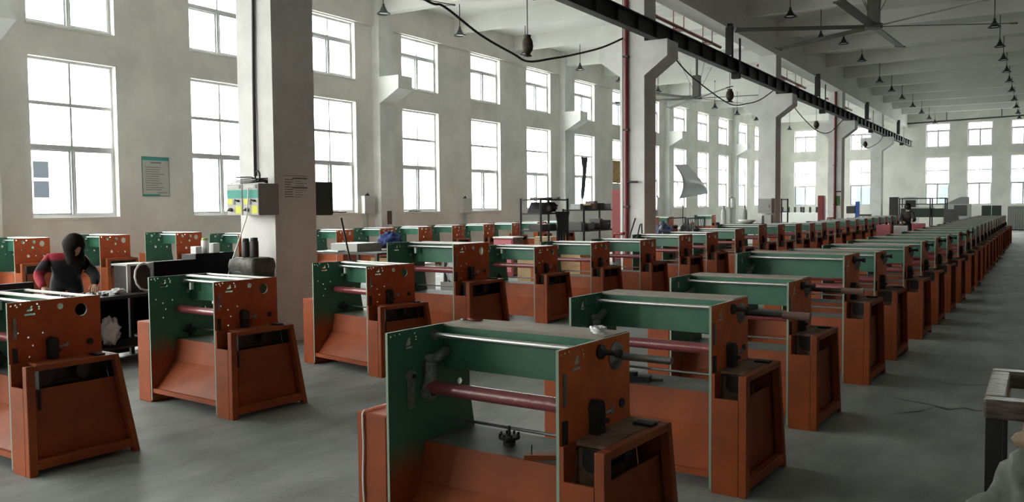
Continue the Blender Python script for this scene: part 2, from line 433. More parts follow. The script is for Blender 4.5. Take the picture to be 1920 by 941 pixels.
for i in LW:
    if i >= 0:
        window('x', win_y(i), XW, WW, SILL, LTOP, (0.444, 0.718), -1, '%s lower window of the window wall, counting away from the camera' % ordn(i))
        window('x', win_y(i), XW, WW, UBOT, UTOP, (0.66,), -1, '%s upper window of the window wall, counting away from the camera' % ordn(i))
    portal((XW-0.14, win_y(i), (SILL+LTOP)/2), (1, 0, 0), WW, LTOP-SILL)
    portal((XW-0.14, win_y(i), (UBOT+UTOP)/2), (1, 0, 0), WW, UTOP-UBOT)
for n, (c, w_) in enumerate(EWX):
    window('y', c, YE, w_, SILL-0.02, LTOP, (0.444, 0.718), 1, '%s lower window of the end wall from the window wall' % ordn(n), ((0, 0), (0, 1)) if n in (0, 1, 2) else ())
    window('y', c, YE, w_, UBOT, UTOP, (0.70,), 1, '%s upper window of the end wall from the window wall' % ordn(n))
    portal((c, YE+0.14, (SILL+LTOP)/2), (0, -1, 0), w_, LTOP-SILL); portal((c, YE+0.14, (UBOT+UTOP)/2), (0, -1, 0), w_, UTOP-UBOT)
portal((-14.1, YB-0.14, 3.1), (0, 1, 0), 1.8, 3.2); portal((-10.7, YB-0.14, 3.1), (0, 1, 0), 1.8, 3.2)
portal((-14.1, YB-0.14, 6.2), (0, 1, 0), 1.8, 1.6); portal((-10.7, YB-0.14, 6.2), (0, 1, 0), 1.8, 1.6)

# outside: yard and pale neighbouring buildings seen through the glass
b = MB(); b.box(-160, 120, -120, 220, -0.5, -0.25); struct(b.build('ground', mat('yard_concrete', (0.45, 0.46, 0.45), 0.9)), 'pale concrete yard outside the hall')
M_FARGLASS2 = mat('facade_glass_pale', (0.22, 0.24, 0.25), 0.6)
def building(x0, x1, y0, y1, h, face, rows, cols, lab, w0=1.6, wh=1.5, z0=1.6, dz=3.4, gm=M_FARGLASS2):
    t = thing('neighbour_building', lab, 'building', ((x0+x1)/2, (y0+y1)/2, -0.25))
    cx_, cy_ = (x0+x1)/2, (y0+y1)/2
    q = MB(); q.box(x0-cx_, x1-cx_, y0-cy_, y1-cy_, 0, h); q.build('block', M_FACADE, t)
    for r in range(rows):
        for c in range(cols):
            f = (c+0.5)/cols; z = z0 + r*dz
            q = MB()
            if face == 'x':
                yy = (y0-cy_) + f*(y1-y0); q.box(x1-cx_-0.05, x1-cx_+0.03, yy-w0/2, yy+w0/2, z, z+wh)
            else:
                xx = (x0-cx_) + f*(x1-x0); q.box(xx-w0/2, xx+w0/2, y0-cy_-0.03, y0-cy_+0.05, z, z+wh)
            q.build('window', gm, t)
building(-70, -52, 27.2, 33.6, 9.0, 'x', 2, 1, 'white neighbouring building outside the window nearest the poster', 0.95, 1.0, 2.7, 1.2, M_FARGLASS)
building(-74, -56, 66, 80, 10.0, 'x', 2, 5, 'white neighbouring building outside the third window of the wall')
building(-26, 10, 100, 112, 13.0, 'y', 3, 9, 'pale neighbouring building outside the end wall windows', 2.2, 2.0)

# ================================================================== MACHINES
# local frame: origin on the floor at the middle of the front, x across, y to the back, z up
W_, LEGW, DEP, TOPZ, LEGZ = 1.335, 0.19, 0.61, 1.075, 0.69
HX = W_/2
def ngon_holes(name, outer, holes, thick, mats, inner_sign):
    """flat plate in the y-z plane with real holes; mats: inner face, outer face, edge"""
    rings = [outer] + holes; pts = []; edges = []
    for rg in rings:
        n = len(pts); pts += [Vector((p[0], p[1])) for p in rg]; edges += [(n+i, n+(i+1) % len(rg)) for i in range(len(rg))]
    V, E_, F_, _, _, _ = delaunay_2d_cdt(pts, edges, [], 0, 1e-7)
    def inside(p, rg):
        c = False; j = len(rg)-1
        for i in range(len(rg)):
            (xi, yi), (xj, yj) = rg[i], rg[j]
            if (yi > p[1]) != (yj > p[1]) and p[0] < (xj-xi)*(p[1]-yi)/(yj-yi)+xi: c = not c
            j = i
        return c
    tris = []
    for f in F_:
        c = sum((V[i] for i in f), Vector((0, 0)))/len(f)
        if inside(c, outer) and not any(inside(c, h) for h in holes): tris.append(f)
    mb = MB(); h = thick/2; s_ = inner_sign
    vi = [(h*s_, p.x, p.y) for p in V]; vo = [(-h*s_, p.x, p.y) for p in V]
    fl = lambda f, k: tuple(f) if k > 0 else tuple(f)[::-1]
    mb.mi(0).add(vi, [fl(f, s_) for f in tris]); mb.mi(1).add(vo, [fl(f, -s_) for f in tris])
    cnt = {}
    for f in tris:
        for i in range(len(f)): cnt.setdefault(frozenset((f[i], f[(i+1) % len(f)])), []).append((f[i], f[(i+1) % len(f)]))
    mb.mi(2)
    for k, l in cnt.items():
        if len(l) == 1:
            i, j = l[0]; q = (0, 1, 2, 3) if s_ < 0 else (3, 2, 1, 0)
            mb.add([vi[i], vi[j], vo[j], vo[i]], [q])
    return mb.mesh(name, mats)
def circ(y, z, r, n=12, sy=1.0): return [(y + r*math.cos(2*PI*i/n)*sy, z + r*math.sin(2*PI*i/n)) for i in range(n)]
def rect(y0, y1, z0, z1): return [(y0,z0),(y1,z0),(y1,z1),(y0,z1)]
PLATE = [(0,0.02),(0.745,0.02),(0.62,0.66),(DEP,0.72),(DEP,TOPZ),(0,TOPZ)]
SMALL = [(0.022,1.055),(0.05,1.058),(0.082,1.061),(0.188,1.053),(0.197,1.035),(0.197,1.022),(0.125,0.845),(0.15,0.79),(0.125,0.72),(0.315,0.80),(0.06,0.88),(0.215,0.865)]
LOGO1 = [(0.120,1.012),(0.150,1.012),(0.158,1.022),(0.152,1.035),(0.160,1.043),(0.148,1.043),(0.138,1.026),(0.124,1.022)]
def holes(full):
    h = [circ(0.475,0.988,0.042,20), circ(0.335,1.024,0.020,14), circ(0.528,0.767,0.018,12)]
    if full: h += [circ(y,z,0.0065,8) for y, z in SMALL] + [LOGO1, rect(0.105,0.172,0.985,0.996), circ(0.06,1.044,0.005,8)]
    return h
WALLH = [circ(0.475,0.985,0.046,16), circ(0.335,1.015,0.026,12), circ(0.15,1.015,0.024,12), circ(0.21,1.045,0.012,8), circ(0.23,0.80,0.024,12), circ(0.50,0.79,0.018,10), circ(0.04,1.05,0.012,8), circ(0.31,0.93,0.02,10), circ(0.36,0.80,0.009,8), circ(0.12,0.9,0.008,8)]
AISLEH = holes(False) + [circ(y,z,0.0045,8) for y, z in SMALL[:6]]
PL_T = 0.014
def plate_pair(tagname, h, mo=M_ORANGE):
    L_ = ngon_holes('side_plate_'+tagname, PLATE, h, PL_T, [M_INNER, mo, M_EDGE], +1)
    R_ = ngon_holes('side_plate_'+tagname, PLATE, h, PL_T, [M_INNER, mo, M_EDGE], -1)
    return L_, R_
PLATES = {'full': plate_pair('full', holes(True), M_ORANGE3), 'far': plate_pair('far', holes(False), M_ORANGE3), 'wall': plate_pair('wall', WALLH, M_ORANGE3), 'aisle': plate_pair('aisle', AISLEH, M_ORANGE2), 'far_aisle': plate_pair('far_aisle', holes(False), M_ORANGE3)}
XPL, XPR = -HX + LEGW + PL_T/2 + 0.002, HX - 0.205 - PL_T/2 - 0.002   # plate centres
XI0, XI1 = XPL + PL_T/2 + 0.001, XPR - PL_T/2 - 0.001                  # clear span between plates

def add(me, name, par, loc=(0,0,0)):
    o = bpy.data.objects.new(name, me); COL.objects.link(o); o.parent = par; o.location = loc; return o

def leg_frame(mb, x0, x1):
    """open trapezoid frame seen from the side, between x0 and x1"""
    yb = lambda z: 0.745 - (z/0.69)*0.135
    mb.box(x0, x1, 0, 0.055, 0, LEGZ)                                   # front post
    mb.prism([(0.056, 0.035), (0.056, 0.095), (yb(0.095)-0.045, 0.095), (yb(0.035)-0.045, 0.035)], 'x', x0, x1)   # bottom rail
    mb.prism([(0.056, 0.655), (0.056, LEGZ), (yb(LEGZ)-0.04, LEGZ), (yb(0.655)-0.04, 0.655)], 'x', x0, x1)         # top rail
    mb.prism([(yb(0)-0.044, 0), (yb(0), 0), (yb(LEGZ), LEGZ), (yb(LEGZ)-0.039, LEGZ)], 'x', x0, x1)              # sloped rear post
    return mb

def make_machine(style):
    """style: 'aisle' (wide board, shaft), 'bench' (open top with two bars), 'wall', 'far'"""
    t = bpy.data.objects.new('roller_machine', None); COL.objects.link(t); t.empty_display_size = 0.1
    full = style in ('aisle', 'bench'); far = style.startswith('far'); aisle = style in ('aisle', 'far_aisle')
    pl = PLATES[{'aisle': 'aisle', 'bench': 'full', 'wall': 'wall', 'far_aisle': 'far_aisle', 'far_bench': 'far'}[style]]
    MO = M_ORANGE
    add(pl[0], 'side_plate', t, (XPL, 0, 0)); add(pl[1], 'side_plate', t, (XPR, 0, 0))
    # left leg: closed box with its own sloping back
    q = MB(); q.prism([(0,0),(0.745,0),(0.61,LEGZ),(0,LEGZ)], 'x', -HX, -HX+LEGW-0.001); o = q.build('leg_box', MO, t)
    if full: bevel(o, 0.006, 1)
    # right leg: front sheet, open side frame, recessed panel, cover
    x0, x1 = HX-0.205, HX
    q = MB(); q.box(x0, x1-0.05, 0, 0.012, 0, 0.55); q.box(x0, x0+0.018, 0.0, 0.10, 0.55, LEGZ); q.build('leg_front_sheet', MO, t)
    q = MB(); leg_frame(q, x1-0.049, x1); o = q.build('leg_side_frame', MO, t)
    if full: bevel(o, 0.004, 1)
    q = MB(); q.prism([(0.013,0.02),(0.733,0.02),(0.634,0.53),(0.013,0.53)], 'x', x1-0.075, x1-0.067); q.build('leg_recessed_panel', MO, t)
    q = MB(); q.prism([(0.013,0.02),(0.733,0.02),(0.611,0.655),(0.10,0.655)], 'x', x0+0.001, x0+0.02); q.box(x0+0.03, x1-0.05, 0.10, 0.112, 0.40, 0.67); q.build('leg_inner_lining', M_DIRT if aisle else M_DARK, t)  # black lining on non-aisle frames paints in the shade of the recess
    q = MB(); q.prism([(0.735,0.02),(0.743,0.02),(0.620,0.655),(0.612,0.655)], 'x', x0+0.021, x1-0.05); q.build('leg_gap_blocker', MO if aisle else M_DARK, t)  # added sheet shuts out light from the open rear of the leg
    q = MB(); q.prism([(x0, 0.10), (x1-0.05, 0.10), (x1-0.05, 0.612), (x0, 0.612)], 'z', LEGZ-0.014, LEGZ); q.build('leg_cover', M_DIRT if aisle else MO, t)
    if not far:
        q = MB(); q.cyl((x1-0.17, 0.17, 0.59), (x1-0.115, 0.17, 0.59), 0.055, seg=14); q.cyl((x1-0.17, 0.42, 0.60), (x1-0.115, 0.42, 0.60), 0.045, seg=14); q.box(x1-0.16, x1-0.13, 0.17, 0.42, 0.535, 0.55); q.box(x1-0.16, x1-0.13, 0.17, 0.42, 0.64, 0.648)
        q.build('belt_drive', M_BLACK, t)
        q = MB(); q.box(x1-0.12, x1-0.03, 0.47, 0.53, LEGZ+0.0005, LEGZ+0.012); q.build('rubber_pad', M_RUBBER, t)
    # bed between the plates
    q = MB(); q.box(XI0, XI1, 0.262, 0.62, 0.508, 0.52); q.build('bed_sheet', M_TABLE, t)
    q = MB(); q.prism([(0.25,0.52),(0.262,0.52),(0.232,0.335),(0.22,0.335)], 'x', XI0, XI1); q.build('apron', MO, t)
    q = MB(); q.prism([(0.22,0.334),(0.234,0.334),(0.044,0.10),(0.030,0.10)], 'x', XI0, XI1); q.build('chute', MO, t)
    q = MB(); q.box(XI0, XI1, 0.008, 0.030, 0.085, 0.122); q.build('front_rail', MO, t)
    # top cross members
    q = MB()
    q.box(XI0, XI1, 0.405, 0.417, 0.855, 1.062); q.box(XI0, XI1, 0.417, 0.46, 0.855, 0.868); o = q.build('cross_beam', M_GREEN, t)
    if aisle or style == 'wall':
        q = MB(); q.box(XI0, XI1, 0.40, DEP+0.004, 1.063, 1.078); q.build('top_board', M_BOARD if aisle else M_WHITE, t)
    else:
        for y0, y1 in ((0.352, 0.404), (0.560, 0.590)):
            q = MB(); q.box(XI0, XI1, y0, y1, 1.060, 1.073); q.build('top_bar', M_ALU, t)
    q = MB(); q.cyl((XI0, 0.330, 1.027), (XI1, 0.330, 1.027), 0.0135, seg=14); o = q.build('tie_rod', M_CHROME, t)
    if not far:
        q = MB(); q.cyl((XI0, 0.330, 1.027), (XI0+0.018, 0.330, 1.027), 0.026, seg=16); q.build('collar', M_STEEL, o)
    if style != 'wall':
        q = MB(); q.cyl((XI0+0.03, 0.262, 0.785), (XI1-0.005, 0.262, 0.785), 0.033, seg=18); o = q.build('wrapped_roller', M_ROLLER, t)
        if not far:
            q = MB(); q.cyl((XI0, 0.262, 0.785), (XI0+0.03, 0.262, 0.785), 0.02, seg=12); q.build('journal', M_STEEL, o)
        q = MB(); q.cyl((XI0, 0.47, 0.585), (XI1, 0.47, 0.585), 0.008, seg=8); q.build('lower_rod', M_STEEL, t)
    # outer face of the right plate
    xo = XPR + PL_T/2
    if style != 'wall':
        q = MB(); q.cyl((xo, 0.265, 0.80), (xo+0.045, 0.265, 0.80), 0.034, seg=16)
        q.box(xo+0.004, xo+0.05, 0.232, 0.292, LEGZ-0.01, 0.80); q.box(xo+0.05, xo+0.066, 0.25, 0.30, 0.735, 0.752); o = q.build('clutch_guard', M_BLACK, t)
        if not far:
            q = MB(); q.cyl((xo+0.03, 0.305, 0.765), (xo+0.055, 0.345, 0.775), 0.007, seg=8); q.cyl((xo+0.055, 0.34, 0.76), (xo+0.055, 0.35, 0.79), 0.009, seg=8); q.build('lever', M_STEEL, o)
    if full:
        q = MB(); q.box(xo, xo+0.006, 0.03, 0.052, 0.845, 0.975); q.build('slot_strip', M_STEEL, t)
        q = MB(); q.box(xo, xo+0.012, 0.022, 0.05, LEGZ+0.002, 0.785); q.build('guide_block', M_BLACK, t)
        q = MB(); q.cyl((xo, 0.528, 0.767), (xo+0.008, 0.528, 0.767), 0.021, seg=14); q.build('plug', M_BLACK, t)
    if aisle and not far:
        q = MB(); q.prism([(x0+0.05,0.60),(x0+0.075,0.575),(x1-0.075,0.57),(x1-0.055,0.60),(x1-0.055,0.668),(x0+0.05,0.668)], 'y', 0.093, 0.0995); q.build('belt_opening', M_BLACK, t)
        q = MB(); q.prism([(0.125,1.000),(0.150,1.000),(0.156,1.012),(0.150,1.020),(0.156,1.034),(0.142,1.036),(0.134,1.022),(0.128,1.012)], 'x', xo, xo+0.003); q.prism([(0.108,0.978),(0.165,0.978),(0.165,0.988),(0.108,0.988)], 'x', xo, xo+0.003); q.build('maker_mark', M_LGREY, t)  # pale plates here and inside stand in for light through the logo cutout
        q = MB(); q.prism([(0.125,1.000),(0.150,1.000),(0.156,1.012),(0.150,1.020),(0.156,1.034),(0.142,1.036),(0.134,1.022),(0.128,1.012)], 'x', XI0-0.001, XI0+0.002); q.prism([(0.125,0.985),(0.165,0.985),(0.165,0.994),(0.125,0.994)], 'x', XI0-0.001, XI0+0.002); q.build('maker_mark', M_LGREY, t)
        q = MB(); q.lathe([(0.0, 0.0), (0.062, 0.0), (0.062, 0.008), (0.045, 0.012), (0.045, 0.02), (0.028, 0.022), (0.028, 0.03), (0.0, 0.03)], (xo, 0.475, 0.988), 20, 'x'); q.build('bearing_flange', M_STEEL, t)
        q = MB(); q.lathe([(0.0, 0.0), (0.034, 0.0), (0.030, 0.015), (0.012, 0.03), (0.012, 0.075), (0.02, 0.08), (0.02, 0.10), (0.0, 0.10)], (xo, 0.335, 1.024), 16, 'x'); q.build('spindle_knob', M_DARK, t)
        # inside of the left plate
        q = MB(); q.tube([(XI0+0.02, 0.255, 0.76), (XI0+0.024, 0.268, 0.83), (XI0+0.02, 0.275, 0.90)], 0.033, 8); q.cyl((XI0, 0.255, 0.76), (XI0+0.05, 0.255, 0.76), 0.034, seg=14); q.cyl((XI0, 0.278, 0.915), (XI0+0.045, 0.278, 0.915), 0.026, seg=12)
        q.tube([(XI0+0.022, 0.278, 0.905), (XI0+0.022, 0.34, 0.925), (XI0+0.022, 0.40, 0.945)], 0.027, 8); o = q.build('swing_arm', M_WRAPARM, t)
        q = MB(); q.cyl((XI0+0.05, 0.255, 0.76), (XI0+0.062, 0.255, 0.76), 0.014, seg=10); q.build('bolt_head', M_BLACK, o)
        q = MB(); q.box(XI0, XI0+0.014, 0.128, 0.168, 0.715, 0.85); q.cyl((XI0, 0.148, 0.855), (XI0+0.024, 0.148, 0.855), 0.026, seg=14); q.cyl((XI0, 0.148, 0.715), (XI0+0.014, 0.148, 0.715), 0.02, seg=12); o = q.build('link_bar', M_WRAPARM, t)
        q = MB(); q.cyl((XI0+0.024, 0.148, 0.855), (XI0+0.034, 0.148, 0.855), 0.011, seg=10); q.build('bolt_head', M_BLACK, o)
    if style == 'bench':
        q = MB(); q.cyl((XI0, 0.37, 0.585), (XI0+0.05, 0.37, 0.585), 0.03, seg=8); q.cyl((XI0+0.02, 0.37, 0.53), (XI0+0.02, 0.37, 0.64), 0.012, seg=8); q.cyl((XI0+0.02, 0.31, 0.585), (XI0+0.02, 0.43, 0.585), 0.012, seg=8); q.build('hand_wheel', M_BLACK, t)
        q = MB(); q.box(XI0+0.10, XI0+0.125, 0.318, 0.345, 0.95, 1.012); q.build('paper_tag', M_WHITE, t)
        q = MB(); q.cyl((XI0, 0.36, 0.93), (XI0+0.02, 0.36, 0.93), 0.017, seg=10); q.build('bolt_head', M_CHROME, t)
    return t

proto = {k: make_machine(k) for k in ('aisle', 'bench', 'wall', 'far_aisle', 'far_bench')}
used = set()
MACH = {}
def place(style, x, y, rz, label, group, sc=1.0, sd=None):
    """x,y: floor point at the middle of the front"""
    if style in used: o = copy_tree(proto[style])
    else: o = proto[style]; used.add(style)
    o.location = (x, y, 0); o.rotation_euler.z = math.radians(rz); o.scale = (sc if sd is None else sd, 1.0 if sd is None else sd, sc)
    tag(o, label, 'machine', group)
    return o
G_A, G_B, G_W = 'machine frames in the row along the aisle', 'machine frames in the middle row', 'unfinished machine frames along the window wall'
# row along the aisle: (front y, right edge x)
RY = [(3.05, -1.42, -3.6, 1.0), (4.80, -1.38, -3.0, 1.0), (6.48, -1.36, -2.5, 1.0), (8.36, -1.36, -2.5, 1.09), (9.82, -1.30, -2.0, 1.05), (11.48, -1.22, -2.0, 1.04), (12.98, -1.19, -1.5, 1.04), (14.48, -1.16, -1.5, 1.04), (15.95, -1.12, -1.5, 1.03), (17.65, -1.08, -1.5, 1.03)]
y = 19.2
while y < 41: RY.append((y, -1.06 + 0.001*(y-19), random.uniform(-2.5, -0.5), 1.03)); y += random.uniform(1.5, 1.68)
for i, (y, xr, rz, sc) in enumerate(RY):
    lab = ['green and orange machine frame nearest the camera, white string on its leg', 'aisle-side machine frame directly behind the nearest one, white rag beside its board'][i] if i < 2 else 'green and orange machine frame, %s back in the row along the aisle' % ordn(i)
    place('aisle' if i < 11 else 'far_aisle', xr-HX, y, rz, lab, G_A, sc)
# middle row: right edge x, front y
MY = [(-5.30, 2.96, -3.0, 1.0, 1.0), (-5.352, 4.585, -5.2, 1.0, 1.0), (-5.43, 6.465, -12.0, 1.0, 1.0), (-5.60, 8.25, -4.0, 1.13, 1.13), (-5.90, 10.62, -4.0, 1.0, 1.0), (-5.76, 12.15, -3.0, 1.0, 1.0), (-5.46, 13.38, -3.0, 1.0, 1.0),
      (-5.45, 15.14, -3.0, 1.02, 1.0), (-5.45, 16.67, -3.0, 1.02, 1.0), (-5.45, 18.53, -2.0, 1.04, 1.0), (-5.45, 20.28, -2.0, 1.09, 1.0), (-5.45, 22.06, -2.0, 1.05, 1.0), (-5.45, 23.94, -2.0, 1.04, 1.0), (-5.45, 25.64, -2.0, 1.02, 1.0), (-5.45, 27.27, -2.0, 1.0, 1.0), (-5.45, 29.31, -2.0, 1.0, 1.0), (-5.45, 31.05, -2.0, 1.0, 1.0)]
y = 32.9
while y < 44: MY.append((-5.45, y, random.uniform(-3, 0), 1.0, 1.0)); y += random.uniform(1.6, 1.8)
for i, (xr, y, rz, sc, wd) in enumerate(MY):
    lab = ['open-topped machine frame cut by the left edge of the photo', 'open-topped machine frame between the woman and the nearest column', 'tilted open-topped machine frame right of the nearest column'][i] if i < 3 else 'green and orange machine frame, %s back in the middle row' % ordn(i)
    a = math.radians(rz)
    cx_ = xr - HX*wd*math.cos(a); cy_ = y - HX*wd*math.sin(a)
    place('bench' if i < 9 else 'far_bench', cx_, cy_, rz, lab, G_B, sc, None if wd == 1.0 else wd)
# row along the window wall
WYS = [8.14, 9.70, 11.35, 12.95, 16.01, 17.66, 19.31, 20.93, 22.62, 24.31, 26.0, 27.7, 36.5, 38.3, 44.5]
for i, y in enumerate(WYS):
    place('wall', -14.6-HX, y, -2.0, 'unfinished frame with bright holes, %s along the window wall' % ordn(i), G_W, 1.10 if i < 3 else 1.03)

def part(par, name, m, fn):
    q = MB(); fn(q); return q.build(name, m, par)
# per-machine extras on the nearest frames
by_label = {o['label']: o for o in S.objects if o.name.startswith('roller_machine')}
near = [o for o in by_label.values() if o['label'].startswith('green and orange machine frame nearest')][0]
second = [o for o in by_label.values() if 'directly behind' in o['label']][0]
third = [o for o in by_label.values() if o['label'].endswith('third back in the row along the aisle')][0]
xo = XPR + PL_T/2
part(near, 'output_shaft', M_STEEL, lambda q: q.cyl((xo+0.031, 0.475, 0.988), (xo+0.27, 0.475, 0.988), 0.017, seg=14))
for o_ in (second, third):
    part(o_, 'output_shaft', M_DARK, lambda q: q.cyl((xo+0.031, 0.475, 0.988), (xo+0.26, 0.475, 0.988), 0.016, seg=12))
    part(o_, 'shaft_sleeve', mat('film_sleeve', (0.22, 0.13, 0.11), 0.3), lambda q: q.cyl((xo+0.26, 0.475, 0.988), (xo+0.42, 0.475, 0.988), 0.024, seg=12))

# ---------------------------------------------------------------- small things lying on the nearest frames
def ribbon(name, pts, wd, th, m, label, cat):
    q = MB(); q.tube(pts, th, 6); return tag(q.build(name, m), label, cat)
a = math.radians(-3.6); R1 = Matrix.Translation((-1.42-HX, 3.05, 0)) @ Matrix.Rotation(a, 4, 'Z')
def r1(x, y, z): return tuple(R1 @ Vector((x, y, z)))
pts = [r1(-HX+0.045+0.003*math.sin(k*1.7), 0.16-0.03*k, LEGZ+0.006) for k in range(5)] + [r1(-HX+0.045, 0.004, LEGZ+0.006), r1(-HX+0.046, -0.0065, LEGZ-0.01)] + [r1(-HX+0.046+0.004*math.sin(k*0.9), -0.0065, LEGZ-0.06-0.05*k) for k in range(13)]
ribbon('white_string', pts, 0, 0.005, M_WHITE, 'white string hanging over the front leg of the nearest machine frame', 'string')
q = MB()
for k in range(6):
    ph = k*1.05; base = r1(0.36+0.02*math.cos(ph), 0.50+0.02*math.sin(ph), 1.086)
    q.tube([tuple(Vector(base)+Vector((0.055*math.cos(ph+t*0.9)*t/3, 0.05*math.sin(ph+t*0.7)*t/3, 0.012*math.sin(t*1.3)+0.004))) for t in range(5)], 0.008, 6)
tag(q.build('white_rag', M_WHITE), 'crumpled white rag on the board of the nearest machine frame', 'rag')
t = thing('pliers', 'red-handled pliers on the board of the nearest machine frame', 'tool', r1(-0.40, 0.52, 1.079), 0.3)
for sgn in (-1, 1):
    part(t, 'handle', M_RED, lambda q: q.tube([(0, 0, 0.006), (0.03, 0.012*sgn, 0.006), (0.075, 0.014*sgn, 0.006)], 0.006, 6))
    part(t, 'jaw', M_STEEL, lambda q: q.tube([(0, 0, 0.006), (-0.015, 0.006*sgn, 0.006), (-0.035, 0.002*sgn, 0.006)], 0.005, 6))
t = thing('spool_gear', 'black toothed spool standing on the bed of the nearest machine frame', 'machine part', r1(-0.08, 0.42, 0.5205))
part(t, 'base', M_BLACK, lambda q: (q.cyl((0,0,0), (0,0,0.03), 0.03, seg=12), q.cyl((0.02,-0.03,0.0), (0.02,-0.03,0.02), 0.02, seg=10)))
part(t, 'disc', M_BLACK, lambda q: (q.cyl((0,0,0.03), (0,0,0.042), 0.052, seg=20), [q.cyl((0.045*math.cos(k*PI/4), 0.045*math.sin(k*PI/4), 0.042), (0.045*math.cos(k*PI/4), 0.045*math.sin(k*PI/4), 0.056), 0.006, seg=6) for k in range(8)]))
part(t, 'spindle', M_DARK, lambda q: q.cyl((0,0,0.042), (0,0,0.09), 0.009, 0.007, seg=10))
t = thing('bent_bracket', 'loose orange bracket on the bed of the nearest machine frame', 'machine part', r1(0.17, 0.34, 0.5205), 0.5)
part(t, 'plate', M_ORANGE, lambda q: q.box(-0.09, 0.09, -0.05, 0.05, 0, 0.01)); part(t, 'lip', M_ORANGE, lambda q: q.box(-0.09, 0.09, -0.06, -0.05, 0, 0.022))
part(t, 'pin', M_STEEL, lambda q: q.cyl((-0.06, 0.02, 0.01), (-0.06, 0.02, 0.05), 0.005, seg=6))
t = thing('gear_casting', 'oily black casting on the bed of the second aisle machine frame', 'machine part', (-2.18, 5.16, 0.5205), 0.2)
part(t, 'body', M_BLACK, lambda q: (q.box(-0.08, 0.06, -0.04, 0.04, 0, 0.035), q.cyl((-0.05, 0, 0.035), (-0.05, 0, 0.06), 0.03, seg=12)))
part(t, 'arm', M_DARK, lambda q: q.box(0.06, 0.14, -0.015, 0.015, 0.005, 0.022))

# ---------------------------------------------------------------- lamps
def make_lamp():
    t = bpy.data.objects.new('pendant_lamp', None); COL.objects.link(t); t.empty_display_size = 0.1
    part(t, 'shade', M_SHADE, lambda q: q.lathe([(0.03, 0.26), (0.035, 0.20), (0.055, 0.165), (0.085, 0.10), (0.13, 0.045), (0.175, 0.02), (0.18, 0.0), (0.172, 0.002), (0.125, 0.03), (0.08, 0.085), (0.05, 0.15), (0.0, 0.17)], seg=20))
    part(t, 'bulb', M_BULB, lambda q: q.lathe([(0.0, 0.012), (0.09, 0.016), (0.115, 0.03), (0.075, 0.085), (0.045, 0.14), (0.0, 0.14)], seg=14))
    return t
LP = make_lamp(); first_lamp = [True]
def lamp(x, y, z, label, group, top=None):
    o = LP if first_lamp[0] else copy_tree(LP); first_lamp[0] = False
    o.location = (x, y, z); tag(o, label, 'lamp', group)
    zt = ZC if top is None else top
    part(o, 'rod', M_DARK, lambda q: (q.cyl((0, 0, 0.24), (0, 0, zt-z), 0.012, seg=6), q.cyl((0, 0, zt-z-0.05), (0, 0, zt-z), 0.04, seg=8)))
LG = ('pendant lamps beside the window wall', 'pendant lamps near the crane beam', 'pendant lamps along the aisle')
for i, y in enumerate((17.4, 20.79, 24.5, 28.4, 31.9, 35.9, 39.9, 43.6, 47.4, 51.2, 55.2, 59.0)):
    lamp(-14.35, y, 6.55, '%s dark pendant lamp back beside the window wall' % ordn(i), LG[0])
for i, (y, z) in enumerate(((24.67, 6.78), (28.55, 6.78), (32.2, 7.2), (35.8, 7.1), (40.1, 6.78), (43.6, 6.78), (47.1, 6.78), (51.3, 6.78), (55.3, 6.78), (59.3, 6.78), (62.7, 6.78))):
    lamp(-6.0, y, z, '%s dark pendant lamp back in the row near the crane beam' % ordn(i), LG[1])
for i, y in enumerate((29.5, 33.3, 36.5, 39.9, 43.2, 47.0, 51.2, 55.2, 59.0, 62.7)):
    lamp(-1.28, y, 6.78, '%s dark pendant lamp back in the row above the aisle' % ordn(i), LG[2])

# ---------------------------------------------------------------- ceiling fans
def fan(x, y, z, ang, label, r=3.45):
    t = thing('ceiling_fan', label, 'fan', (x, y, z), 0, 'large industrial ceiling fans')
    part(t, 'motor_housing', M_FAN, lambda q: (q.box(-0.14, 0.14, -0.14, 0.14, 0.06, 0.95), q.cyl((0, 0, -0.05), (0, 0, 0.06), 0.22, seg=18)))
    part(t, 'drop_tube', M_FAN, lambda q: q.cyl((0, 0, 0.95), (0, 0, ZC-z), 0.05, seg=10))
    for k in range(6):
        th = ang + k*PI/3; c, s_ = math.cos(th), math.sin(th)
        u = Vector((c, s_, 0)); v = Vector((-s_, c, 0.18)).normalized(); n_ = u.cross(v)
        part(t, 'blade', M_FAN, lambda q: (q.obox(u*(0.2+(r-0.2)/2), u*((r-0.2)/2), v*0.115, n_*0.010), q.obox(u*(r+0.03)+v*0.0, u*0.03, v*0.14, n_*0.02)))
    for k in range(4):
        th = PI/4 + k*PI/2
        part(t, 'guy_wire', M_DARK, lambda q: q.tube([(0.13*math.cos(th), 0.13*math.sin(th), 0.3), (0.95*math.cos(th), 0.95*math.sin(th), ZC-z)], 0.008, 5))
fan(-3.79, 24.27, 6.2, math.radians(27), 'large six-bladed ceiling fan above the machine rows')
fan(-12.5, 35.6, 6.13, math.radians(10), 'large six-bladed ceiling fan beyond the second column, under the window-side ceiling')
fan(-12.4, 12.4, 6.15, math.radians(74), 'large ceiling fan with only one blade tip showing at the top edge', 3.8)

